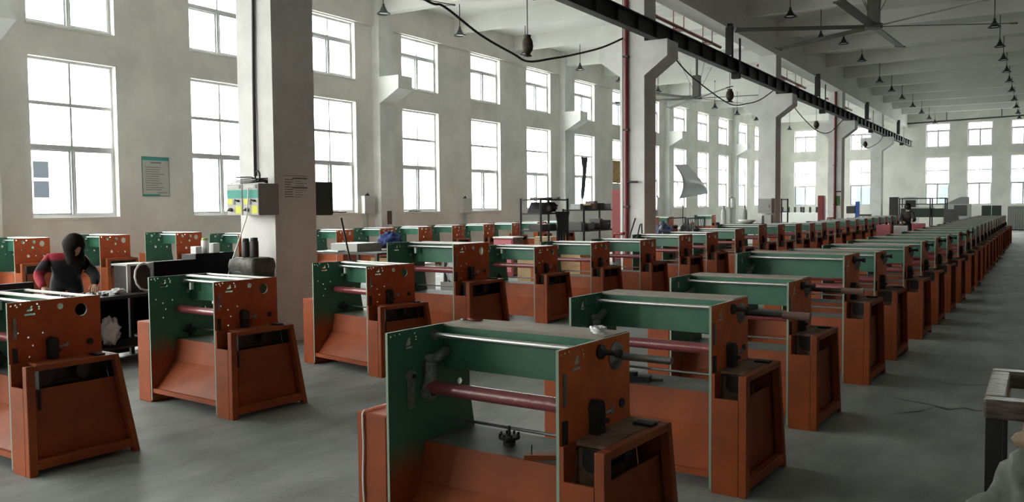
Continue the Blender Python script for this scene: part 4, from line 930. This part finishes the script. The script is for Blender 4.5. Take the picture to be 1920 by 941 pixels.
for k, (x, y, h, m, lb) in enumerate(((-10.3, 25.0, 0.8, M_WOOD, 'pale wooden crate beyond the racks, left one'), (-9.6, 25.3, 0.75, M_RED, 'red crate beyond the racks between two pale ones'), (-9.1, 26.2, 0.82, M_CARD, 'cardboard crate beyond the racks next to the second column'), (-12.4, 18.4, 0.7, M_CARD, 'cardboard crate left of the nearer rack'), (-12.6, 22.5, 0.75, M_WOOD, 'pale wooden crate left of the box rack'))):
    blk('stored_crate', lb, 'crate', x, y, 0, 0.5, 0.5, h, m, 0.1*k, 'crates stored in the window bay')
def red_cab(x, y, label):
    t = thing('fire_cabinet', label, 'fire cabinet', (x, y, 0), 0, 'red fire cabinets')
    o = part(t, 'case', M_RED, lambda q: q.box(-0.13, 0.13, -0.22, 0.22, 0.35, 2.03)); bevel(o, 0.01, 1); part(t, 'door', M_RED, lambda q: q.box(0.131, 0.145, -0.20, 0.20, 0.38, 2.0)); part(t, 'stand', M_DARK, lambda q: (q.box(-0.11, 0.11, -0.2, -0.16, 0, 0.35), q.box(-0.11, 0.11, 0.16, 0.2, 0, 0.35)))
red_cab(-8.70, 19.35, 'tall red fire cabinet beside the second column'); red_cab(-8.85, 42.6, 'tall red fire cabinet beside the fourth column')
t = thing('hand_truck', 'bent tubular hand truck leaning on the second column', 'hand truck', (-8.1, 18.72, 0))
part(t, 'frame', M_DARK, lambda q: (q.tube([(-0.14, -0.12, 0.02), (-0.10, 0.0, 0.9), (-0.02, 0.18, 1.35)], 0.018, 8), q.tube([(0.10, -0.12, 0.02), (0.10, 0.0, 0.9), (0.13, 0.1, 1.2), (0.19, 0.05, 1.22), (0.22, 0.0, 1.0)], 0.018, 8), q.tube([(-0.12, -0.06, 0.4), (0.10, -0.06, 0.4)], 0.014, 6))); part(t, 'toe_plate', M_DARK, lambda q: q.box(-0.18, 0.16, -0.32, -0.1, 0.0, 0.015))
# curved silver reflector on a stand
t = thing('reflector_sheet', 'curved silver sheet on a stand before the far windows', 'sheet', (-13.3, 36.6, 0))
def rf(u, v):
    A_, B_, C_, D_ = Vector((0, -1.5, 3.35)), Vector((0.15, -0.35, 3.40)), Vector((0.35, 1.75, 2.16)), Vector((0, -0.95, 1.92))
    p = A_*(1-u)*(1-v) + B_*u*(1-v) + C_*u*v + D_*(1-u)*v
    return tuple(p + Vector((0.35*math.sin(PI*v)*0.8, 0.0, -0.22*math.sin(PI*v)*u)))
o = part(t, 'sheet', mat('silver_sheet', (0.62, 0.64, 0.66), 0.35, 0.5), lambda q: q.grid(rf, 8, 10)); so = o.modifiers.new('thick', 'SOLIDIFY'); so.thickness = 0.012
part(t, 'stand', M_DARK, lambda q: (q.tube([(0.05, -0.6, 0.0), (0.05, -0.6, 1.6), (0.0, -0.9, 1.93)], 0.02, 6), q.box(-0.25, 0.35, -0.9, -0.3, 0, 0.03)))
t = thing('wire_trolley', 'black wire trolley full of scrap in front of the silver sheet', 'trolley', (-10.4, 28.6, 0))
for x in (-0.35, 0.35):
    for yy in (-0.85, 0.85): part(t, 'post', M_BLACK, lambda q: q.box(x-0.025, x+0.025, yy-0.025, yy+0.025, 0.08, 1.22))
part(t, 'rail', M_BLACK, lambda q: [q.box(-0.37, 0.37, -0.87, 0.87, z, z+0.03) for z in (0.3,)] + [q.box(x-0.012, x+0.012, -0.87, 0.87, 1.18, 1.22) for x in (-0.36, 0.36)])
for k in range(9): part(t, 'wire', M_BLACK, lambda q: q.tube([(0.36, -0.8+0.2*k, 0.32), (0.37, -0.74+0.2*k+0.06*math.sin(k*2.1), 0.8), (0.36, -0.8+0.2*k, 1.19)], 0.012, 5))
for x in (-0.3, 0.3):
    for yy in (-0.8, 0.8): part(t, 'wheel', M_RUBBER, lambda q: q.cyl((x-0.02, yy, 0.04), (x+0.02, yy, 0.04), 0.04, seg=10))
crumple('scrap_heap', 'heap of bright metal scrap in the black wire trolley', 'scrap', (-10.4, 28.6, 0.3305), (0.24, 0.6, 0.3), mat('metal_scrap', (0.35, 0.35, 0.34), 0.4, 0.4, 0.8, 18, 0.9, (0.02, 0.02, 0.02)), 21)
crumple('blue_white_bundle', 'blue and white cloth bundle at the foot of the second column', 'cloth', (-9.3, 23.6, 0.0), (0.35, 0.5, 0.5), mat('blue_white_cloth', (0.5, 0.52, 0.55), 0.8, 0, 0.5, 3, 0, (0.02, 0.04, 0.16)), 22)
def gas(x, y, label, m):
    t = thing('gas_cylinder', label, 'gas cylinder', (x, y, 0), 0, 'gas cylinders in the window bay')
    part(t, 'body', m, lambda q: q.lathe([(0, 0), (0.115, 0), (0.12, 0.02), (0.12, 1.25), (0.10, 1.38), (0.05, 1.46), (0, 1.46)], seg=14)); part(t, 'valve_cap', M_STEEL, lambda q: q.cyl((0, 0, 1.45), (0, 0, 1.6), 0.04, seg=10))
gas(-11.9, 37.4, 'pale gas cylinder standing behind the wire trolley', M_LGREY); gas(-11.5, 39.2, 'grey gas cylinder next to the pale one', M_GREY)
t = thing('white_basin', 'white basin on a bench before the third column', 'basin', (-8.6, 29.6, 0.98)); part(t, 'bowl', M_WHITE, lambda q: q.lathe([(0, 0), (0.16, 0.01), (0.27, 0.08), (0.30, 0.15), (0.285, 0.15), (0.2, 0.06), (0, 0.04)], seg=20))
bench(-9.4, -8.2, 29.2, 30.4, 0.98, 'dark bench carrying the white basin before the third column')
t = thing('grey_cabinet', 'grey electrical cabinet on the third column', 'cabinet', (-8.22, 30.53, 1.33)); part(t, 'case', M_LGREY, lambda q: q.box(-0.24, 0.24, -0.12, 0.149, 0, 0.52)); part(t, 'door', M_GREY, lambda q: q.box(-0.22, 0.22, -0.135, -0.121, 0.02, 0.5)); part(t, 'handle', M_BLACK, lambda q: q.box(0.15, 0.17, -0.15, -0.136, 0.2, 0.3))
blk('white_terminal', 'white meter box below the grey cabinet, outer one', 'meter box', -8.42, 30.55, 0.96, 0.2, 0.25, 0.3, M_WHITE, 0, 'meter boxes on the third column'); blk('white_terminal', 'white meter box below the grey cabinet, nearer the corner', 'meter box', -8.12, 30.55, 0.96, 0.24, 0.25, 0.32, M_PAPER, 0, 'meter boxes on the third column')
rack(-9.35, -8.95, 35.6, 36.6, (0.35, 0.9, 1.35, 1.85), 'small black rack visible just past the third column')

# ---------------------------------------------------------------- far end of the hall
t = thing('warping_frame', 'long dark frame with rails and a sheet bed near the end wall', 'frame', (-5.3, 50.0, 0))
for x in (-1.05, 0.4, 1.1):
    for yy in (-0.5, 0.5): part(t, 'post', M_DARK, lambda q: q.box(x-0.03, x+0.03, yy-0.03, yy+0.03, 0, 1.9))
part(t, 'rail', M_DARK, lambda q: [q.box(-1.1, 1.12, yy-0.025, yy+0.025, z, z+0.05) for yy in (-0.5, 0.5) for z in (1.55, 1.85)])
part(t, 'bed', M_GREENBOX, lambda q: q.box(-1.0, 1.05, -0.45, 0.45, 0.9, 1.35)); part(t, 'cover', M_LGREY, lambda q: q.box(-1.05, 0.5, -0.48, 0.48, 1.36, 1.42))
t = thing('white_console', 'white control console with a screen before the end wall', 'console', (-6.55, 56.0, 0)); part(t, 'body', M_WHITE, lambda q: q.box(-0.4, 0.4, -0.3, 0.3, 0, 2.0)); part(t, 'screen', M_DARK, lambda q: q.box(-0.28, 0.28, -0.312, -0.301, 1.3, 1.8)); part(t, 'panel', M_PAPER, lambda q: q.box(-0.25, 0.25, -0.312, -0.301, 0.9, 1.15))
blk('dark_cabinet', 'dark switch cabinet left of the white console', 'cabinet', -7.5, 56.2, 0, 0.5, 0.5, 2.0, M_DARK)
t = thing('covered_machine', 'grey covered machine with a tilted lid before the end wall', 'machine', (-3.95, 54.5, 0)); part(t, 'body', M_LGREY, lambda q: q.box(-0.75, 0.6, -0.5, 0.5, 0.35, 1.55)); part(t, 'base', M_DARK, lambda q: q.box(-0.7, 0.55, -0.45, 0.45, 0, 0.35)); part(t, 'lid', M_GREY, lambda q: q.prism([(-0.7, 1.56), (0.5, 1.56), (0.5, 1.95), (0.1, 1.95)], 'y', -0.4, 0.4)); part(t, 'front_panel', M_DGREY, lambda q: q.box(-0.2, 0.45, -0.512, -0.501, 0.9, 1.5))
t = thing('dark_partition', 'dark grey sheet leaning beside the far person', 'sheet', (-3.35, 43.0, 0)); part(t, 'sheet', M_DGREY, lambda q: q.prism([(-0.35, 0), (0.35, 0), (0.2, 1.35), (-0.35, 1.35)], 'y', -0.03, 0.03)); part(t, 'foot', M_DARK, lambda q: (q.box(-0.35, 0.35, -0.25, -0.03, 0, 0.05), q.box(-0.35, 0.35, 0.03, 0.25, 0, 0.05)))
t = thing('corrugated_gate', 'grey corrugated sheet gate at the far end of the aisle', 'gate', (-0.9, 58.5, 0))
for k in range(14): part(t, 'slat', M_GREY, lambda q: q.box(-0.78+0.115*k, -0.675+0.115*k, -0.03 if k % 2 else -0.05, 0.02, 0.05, 1.4))
part(t, 'rail', M_DARK, lambda q: (q.box(-0.78, 0.83, 0.021, 0.06, 0.0, 0.05), q.box(-0.78, 0.83, 0.021, 0.06, 1.25, 1.32)))
last = [(y, xr) for (y, xr, rz, sc) in RY][-1]
for k in range(2):
    blk('dark_crate', ['dark green crate on the last aisle machine, nearer the middle', 'dark green crate on the last aisle machine, nearer the aisle'][k], 'crate', last[1]-0.86+0.36*k, last[0]+0.45, 1.1115, 0.33, 0.28, 0.40, M_GREENBOX, 0, 'dark crates on the last aisle machine')
for k, (x, y, h, m, lb) in enumerate(((-4.35, 30.4, 0.95, M_PINK, 'pink crate between the far machine rows, left one'), (-3.95, 31.2, 0.9, M_WHITE, 'white sack crate between the far machine rows'), (-3.55, 32.4, 0.95, M_PINK, 'pink crate between the far machine rows, beside the person'), (-4.2, 34.5, 0.9, M_RED, 'dark red crate between the far machine rows'))):
    blk('stock_crate', lb, 'crate', x, y, 0, 0.42, 0.4, h, m, 0.05*k, 'crates between the far machine rows')
t = thing('lathe_stand', 'small dark drill on a blue post near the fifth column', 'drill', (-8.6, 50.5, 0)); part(t, 'post', mat('blue_enamel', (0.03, 0.1, 0.4), 0.5), lambda q: q.box(-0.1, 0.1, -0.1, 0.1, 0, 1.75)); part(t, 'head', M_DARK, lambda q: q.box(-0.55, -0.11, -0.15, 0.15, 1.1, 1.5)); part(t, 'table', M_DARK, lambda q: q.box(0.11, 0.7, -0.2, 0.2, 0.95, 1.05))
t = thing('column_notice', 'green and white notice board on the fourth column', 'notice', (-8.1, 42.35, 1.3)); part(t, 'board', M_WHITE, lambda q: q.box(-0.15, 0.16, 0.0, 0.018, 0, 0.75)); part(t, 'picture', mat('foliage_print', (0.10, 0.25, 0.08), 0.7, 0, 0.7, 9), lambda q: q.box(-0.12, 0.13, -0.003, -0.0005, 0.25, 0.7))
for k, (x, y, lb) in enumerate(((-13.8, 58.0, 'white machine block under the far corner window'), (-12.0, 56.0, 'pale machine block near the far corner, right one'))):
    t = thing('pale_machine', lb, 'machine', (x, y, 0), 0, 'pale machines in the far corner'); part(t, 'body', M_WHITE, lambda q: q.box(-0.9, 0.9, -0.5, 0.5, 0.3, 1.1)); part(t, 'base', M_DARK, lambda q: q.box(-0.85, 0.85, -0.45, 0.45, 0, 0.3))
    for j in range(4): part(t, 'spindle', M_DARK, lambda q: q.cyl((-0.7+0.4*j, -0.1, 1.1), (-0.7+0.4*j, -0.1, 1.45), 0.07, seg=10))

# ---------------------------------------------------------------- timber cart and sacks at the edge of the aisle
t = thing('timber_cart', 'film-wrapped timber cart frame with a black post at the aisle edge', 'cart', (-0.19, 4.25, 0))
part(t, 'post', M_BLACK, lambda q: q.box(0.0, 0.065, 0.0, 0.06, 0.0, 0.715)); part(t, 'post', M_BLACK, lambda q: q.box(0.0, 0.065, 0.74, 0.80, 0, 0.715)); part(t, 'post', M_BLACK, lambda q: q.box(0.80, 0.865, 0.0, 0.06, 0, 0.715)); part(t, 'post', M_BLACK, lambda q: q.box(0.80, 0.865, 0.74, 0.80, 0, 0.715))
M_WRAP = mat('film_wrapped_timber', (0.16, 0.125, 0.105), 0.25, 0, 0.5, 6, 0.3, (0.07, 0.05, 0.045), 0.5, (1, 6, 6))
bevel(part(t, 'top_rail', M_WRAP, lambda q: q.box(-0.01, 0.88, -0.02, 0.08, 0.716, 0.80)), 0.012, 2); bevel(part(t, 'top_rail', M_WRAP, lambda q: q.box(-0.01, 0.88, 0.73, 0.82, 0.716, 0.80)), 0.012, 2); bevel(part(t, 'side_rail', M_WRAP, lambda q: q.box(-0.01, 0.08, 0.081, 0.729, 0.716, 0.80)), 0.012, 2)
part(t, 'deck', M_WRAP, lambda q: q.box(0.07, 0.80, 0.07, 0.73, 0.28, 0.31))
M_SACK = mat('grey_green_canvas', (0.20, 0.22, 0.19), 0.85, 0, 0.35, 10, 0.5)
crumple('canvas_sack', 'frayed grey-green canvas sack against the black post of the cart', 'sack', (0.12, 3.98, 0.0), (0.29, 0.19, 0.325), M_SACK, 31, 26, 0.75)
crumple('paper_sack', 'torn brown paper sack inside the timber cart', 'sack', (0.18, 4.60, 0.3105), (0.24, 0.21, 0.20), mat('brown_paper', (0.36, 0.27, 0.16), 0.8, 0, 0.5, 5, 0.6, (0.12, 0.08, 0.06)), 32, 24, 0.5)
crumple('brown_bundle', 'pale brown wrapped bundle behind the timber cart', 'bundle', (0.16, 5.45, 0.0), (0.22, 0.2, 0.47), MATS['brown_paper'], 33, 20, 0.4)

# ---------------------------------------------------------------- people
def jacket_mat(name, red, black, trousers):
    m = bpy.data.materials.new(name); m.use_nodes = True; nt = m.node_tree; b_ = nt.nodes['Principled BSDF']; b_.inputs['Roughness'].default_value = 0.85
    tc = nt.nodes.new('ShaderNodeTexCoord'); sp = nt.nodes.new('ShaderNodeSeparateXYZ'); L = nt.links.new; L(tc.outputs['Object'], sp.inputs[0])
    def step(sock, thr, w_=0.015):
        r_ = nt.nodes.new('ShaderNodeMapRange'); r_.inputs[1].default_value = thr-w_; r_.inputs[2].default_value = thr+w_; L(sock, r_.inputs[0]); return r_.outputs[0]
    def mixc(fac, a_, c_):
        x = nt.nodes.new('ShaderNodeMix'); x.data_type = 'RGBA'; L(fac, x.inputs[0])
        for i_, v in ((6, a_), (7, c_)):
            if isinstance(v, tuple): x.inputs[i_].default_value = (*v, 1)
            else: L(v, x.inputs[i_])
        return x.outputs[2]
    sleeve = mixc(step(sp.outputs['Y'], -0.21), red, black)          # lower sleeve on the right arm red
    upper = mixc(step(sp.outputs['Z'], 1.0), sleeve, black)
    yoke = mixc(step(sp.outputs['Z'], 1.115), upper, red)
    allc = mixc(step(sp.outputs['Z'], 0.83), trousers, yoke); L(allc, b_.inputs['Base Color'])
    return m
def skin_body(name, m, V, E_, R_, parent, sub=2):
    me = bpy.data.meshes.new(name); me.from_pydata(V, E_, []); me.materials.append(m)
    o = bpy.data.objects.new(name, me); COL.objects.link(o); o.parent = parent
    sk = o.modifiers.new('skin', 'SKIN'); sk.use_smooth_shade = True
    for i, r_ in enumerate(R_): me.skin_vertices[0].data[i].radius = (r_, r_) if not isinstance(r_, tuple) else r_
    me.skin_vertices[0].data[0].use_root = True
    ss = o.modifiers.new('sub', 'SUBSURF'); ss.levels = sub; ss.render_levels = sub
    return o
def person(x, y, rz, label, m_cloth, pose, hair, cap=False):
    t = thing('person', label, 'person', (x, y, 0), rz)
    p = pose
    V = [p['pelvis'], p['waist'], p['chest'], p['neck'], p['shR'], p['elR'], p['wrR'], p['shL'], p['elL'], p['wrL'], p['hipR'], p['knR'], p['anR'], p['toR'], p['hipL'], p['knL'], p['anL'], p['toL']]
    E_ = [(0,1),(1,2),(2,3),(2,4),(4,5),(5,6),(2,7),(7,8),(8,9),(0,10),(10,11),(11,12),(12,13),(0,14),(14,15),(15,16),(16,17)]
    R_ = [0.13, 0.135, 0.14, 0.055, 0.075, 0.06, 0.042, 0.075, 0.06, 0.042, 0.09, 0.065, 0.045, 0.04, 0.09, 0.065, 0.045, 0.04]
    skin_body('body', m_cloth, V, E_, R_, t)
    h = Vector(p['head']); f = Vector(p['look']).normalized(); sdv = Vector((0, 0, 1)).cross(f).normalized(); u_ = f.cross(sdv)
    def head_fn(u, v):
        th, ps = 2*PI*u, PI*v; d = f*math.cos(th)*math.sin(ps) + sdv*math.sin(th)*math.sin(ps) + u_*math.cos(ps)
        r_ = 1.0; fr = max(0.0, d.dot(f))
        if fr > 0.8 and abs(d.dot(sdv)) < 0.18 and -0.35 < d.dot(u_) < 0.12: r_ += 0.16           # nose
        if fr > 0.7 and abs(abs(d.dot(sdv))-0.35) < 0.16 and 0.02 < d.dot(u_) < 0.25: r_ -= 0.06    # eye sockets
        if d.dot(u_) < -0.5: r_ -= 0.05
        return tuple(h + f*d.dot(f)*0.098*r_ + sdv*d.dot(sdv)*0.078*r_ + u_*d.dot(u_)*0.122*r_)
    part(t, 'head', M_SKIN, lambda q: q.grid(head_fn, 28, 20))
    for s_ in (-1, 1): part(t, 'ear', M_SKIN, lambda q: q.lathe([(0.0, -0.01), (0.018, -0.006), (0.022, 0.0), (0.016, 0.006), (0, 0.008)], tuple(h + sdv*0.078*s_ - f*0.01), 8))
    lo = hair
    def hair_fn(u, v):
        th = 2*PI*u; ps = PI*0.5*min(1, v*1.6); drop = max(0.0, v-0.62)/0.38*lo
        c_ = math.cos(th); front = max(0.0, c_)**3
        rr = 1.13 + 0.035*math.sin(17*th) - 0.25*drop/max(lo, 0.01)*0.6
        drop *= (1-0.95*front); k = 1.0 - 0.45*front*min(1.0, v*1.6)
        d = f*c_*math.sin(ps)*k + sdv*math.sin(th)*math.sin(ps) + u_*math.cos(ps)
        return tuple(h + f*d.dot(f)*0.105*rr + sdv*d.dot(sdv)*0.086*rr + u_*d.dot(u_)*0.125*rr - Vector((0, 0, drop)) + f*drop*0.25 + u_*0.008)
    o = part(t, 'hair', M_HAIR, lambda q: q.grid(hair_fn, 36, 16)); so = o.modifiers.new('thick', 'SOLIDIFY'); so.thickness = 0.012
    if cap:
        part(t, 'cap', M_BLACK, lambda q: (q.grid(lambda u, v: tuple(h + (f*math.cos(2*PI*u)*math.sin(PI*0.5*v)*0.125 + sdv*math.sin(2*PI*u)*math.sin(PI*0.5*v)*0.105 + u_*(0.03+math.cos(PI*0.5*v)*0.125))), 18, 6), q.obox(h + f*0.15 + u_*0.035, f*0.05, sdv*0.07, u_*0.006)))
        part(t, 'face_mask', M_WHITE, lambda q: q.obox(h + f*0.088 - u_*0.05, f*0.022, sdv*0.055, u_*0.045))
    for sd, a_, b_ in (('R', 'elR', 'wrR'), ('L', 'elL', 'wrL')):
        w0 = Vector(p[b_]); d = (w0 - Vector(p[a_])).normalized(); d = (d + Vector((0.5, 0, -0.1))).normalized()
        side = d.cross(Vector((0, 0, 1))).normalized(); nn = side.cross(d)
        s_ = 1 if sd == 'R' else -1
        V = [tuple(w0), tuple(w0 + d*0.06)]; E_ = [(0, 1)]; R_ = [(0.024, 0.018), (0.036, 0.016)]
        for j in range(4):
            base = w0 + d*0.085 + side*(0.027-0.018*j); ln = (0.062, 0.072, 0.068, 0.052)[j]
            i0 = len(V); V += [tuple(base), tuple(base + d*ln*0.5 - nn*0.008), tuple(base + d*ln*0.9 - nn*0.03)]; E_ += [(1, i0), (i0, i0+1), (i0+1, i0+2)]; R_ += [0.0095, 0.0085, 0.0075]
        i0 = len(V); tb = w0 + d*0.03 - side*0.035*s_; V += [tuple(tb), tuple(tb + d*0.03 - side*0.018*s_ - nn*0.01), tuple(tb + d*0.055 - side*0.016*s_ - nn*0.02)]; E_ += [(0, i0), (i0, i0+1), (i0+1, i0+2)]; R_ += [0.012, 0.0105, 0.009]
        skin_body('hand', M_SKIN, V, E_, R_, t, 1)
    return t
# local frame: x forward (towards the bench), y to her left, z up
POSE_A = dict(pelvis=(-0.20,0,0.87), waist=(-0.10,0,0.98), chest=(0.0,0,1.075), neck=(0.09,0.01,1.15), shR=(0.01,-0.17,1.12), elR=(0.0,-0.29,0.95), wrR=(0.22,-0.25,0.835), shL=(0.01,0.16,1.09), elL=(0.09,0.27,0.93), wrL=(0.26,0.24,0.84),
    hipR=(-0.20,-0.10,0.83), knR=(-0.16,-0.11,0.46), anR=(-0.22,-0.11,0.09), toR=(-0.08,-0.12,0.045), hipL=(-0.20,0.10,0.83), knL=(-0.16,0.11,0.46), anL=(-0.22,0.11,0.09), toL=(-0.08,0.12,0.045), head=(0.15,0.05,1.255), look=(0.75,0.45,-0.62))
person(-9.14, 5.60, math.atan2(-0.45, 0.89), 'woman in a red and black padded jacket bending over the bench', jacket_mat('red_black_jacket', (0.30, 0.015, 0.03), (0.012, 0.012, 0.015), (0.02, 0.02, 0.025)), POSE_A, 0.17)
POSE_B = dict(pelvis=(-0.08,0,0.93), waist=(-0.02,0,1.08), chest=(0.06,0,1.24), neck=(0.12,0,1.37), shR=(0.06,-0.17,1.29), elR=(0.16,-0.24,1.05), wrR=(0.36,-0.16,1.0), shL=(0.06,0.17,1.29), elL=(0.16,0.24,1.05), wrL=(0.36,0.14,1.0),
    hipR=(-0.08,-0.10,0.88), knR=(-0.05,-0.11,0.48), anR=(-0.10,-0.11,0.09), toR=(0.04,-0.12,0.045), hipL=(-0.08,0.10,0.88), knL=(-0.05,0.11,0.48), anL=(-0.10,0.11,0.09), toL=(0.04,0.12,0.045), head=(0.17,0,1.49), look=(0.8,0,-0.5))
person(-4.05, 33.4, math.radians(-75), 'far person in dark clothes and a cap between the machine rows', jacket_mat('dark_workwear', (0.10, 0.09, 0.09), (0.03, 0.03, 0.034), (0.02, 0.02, 0.025)), POSE_B, 0.03, True)
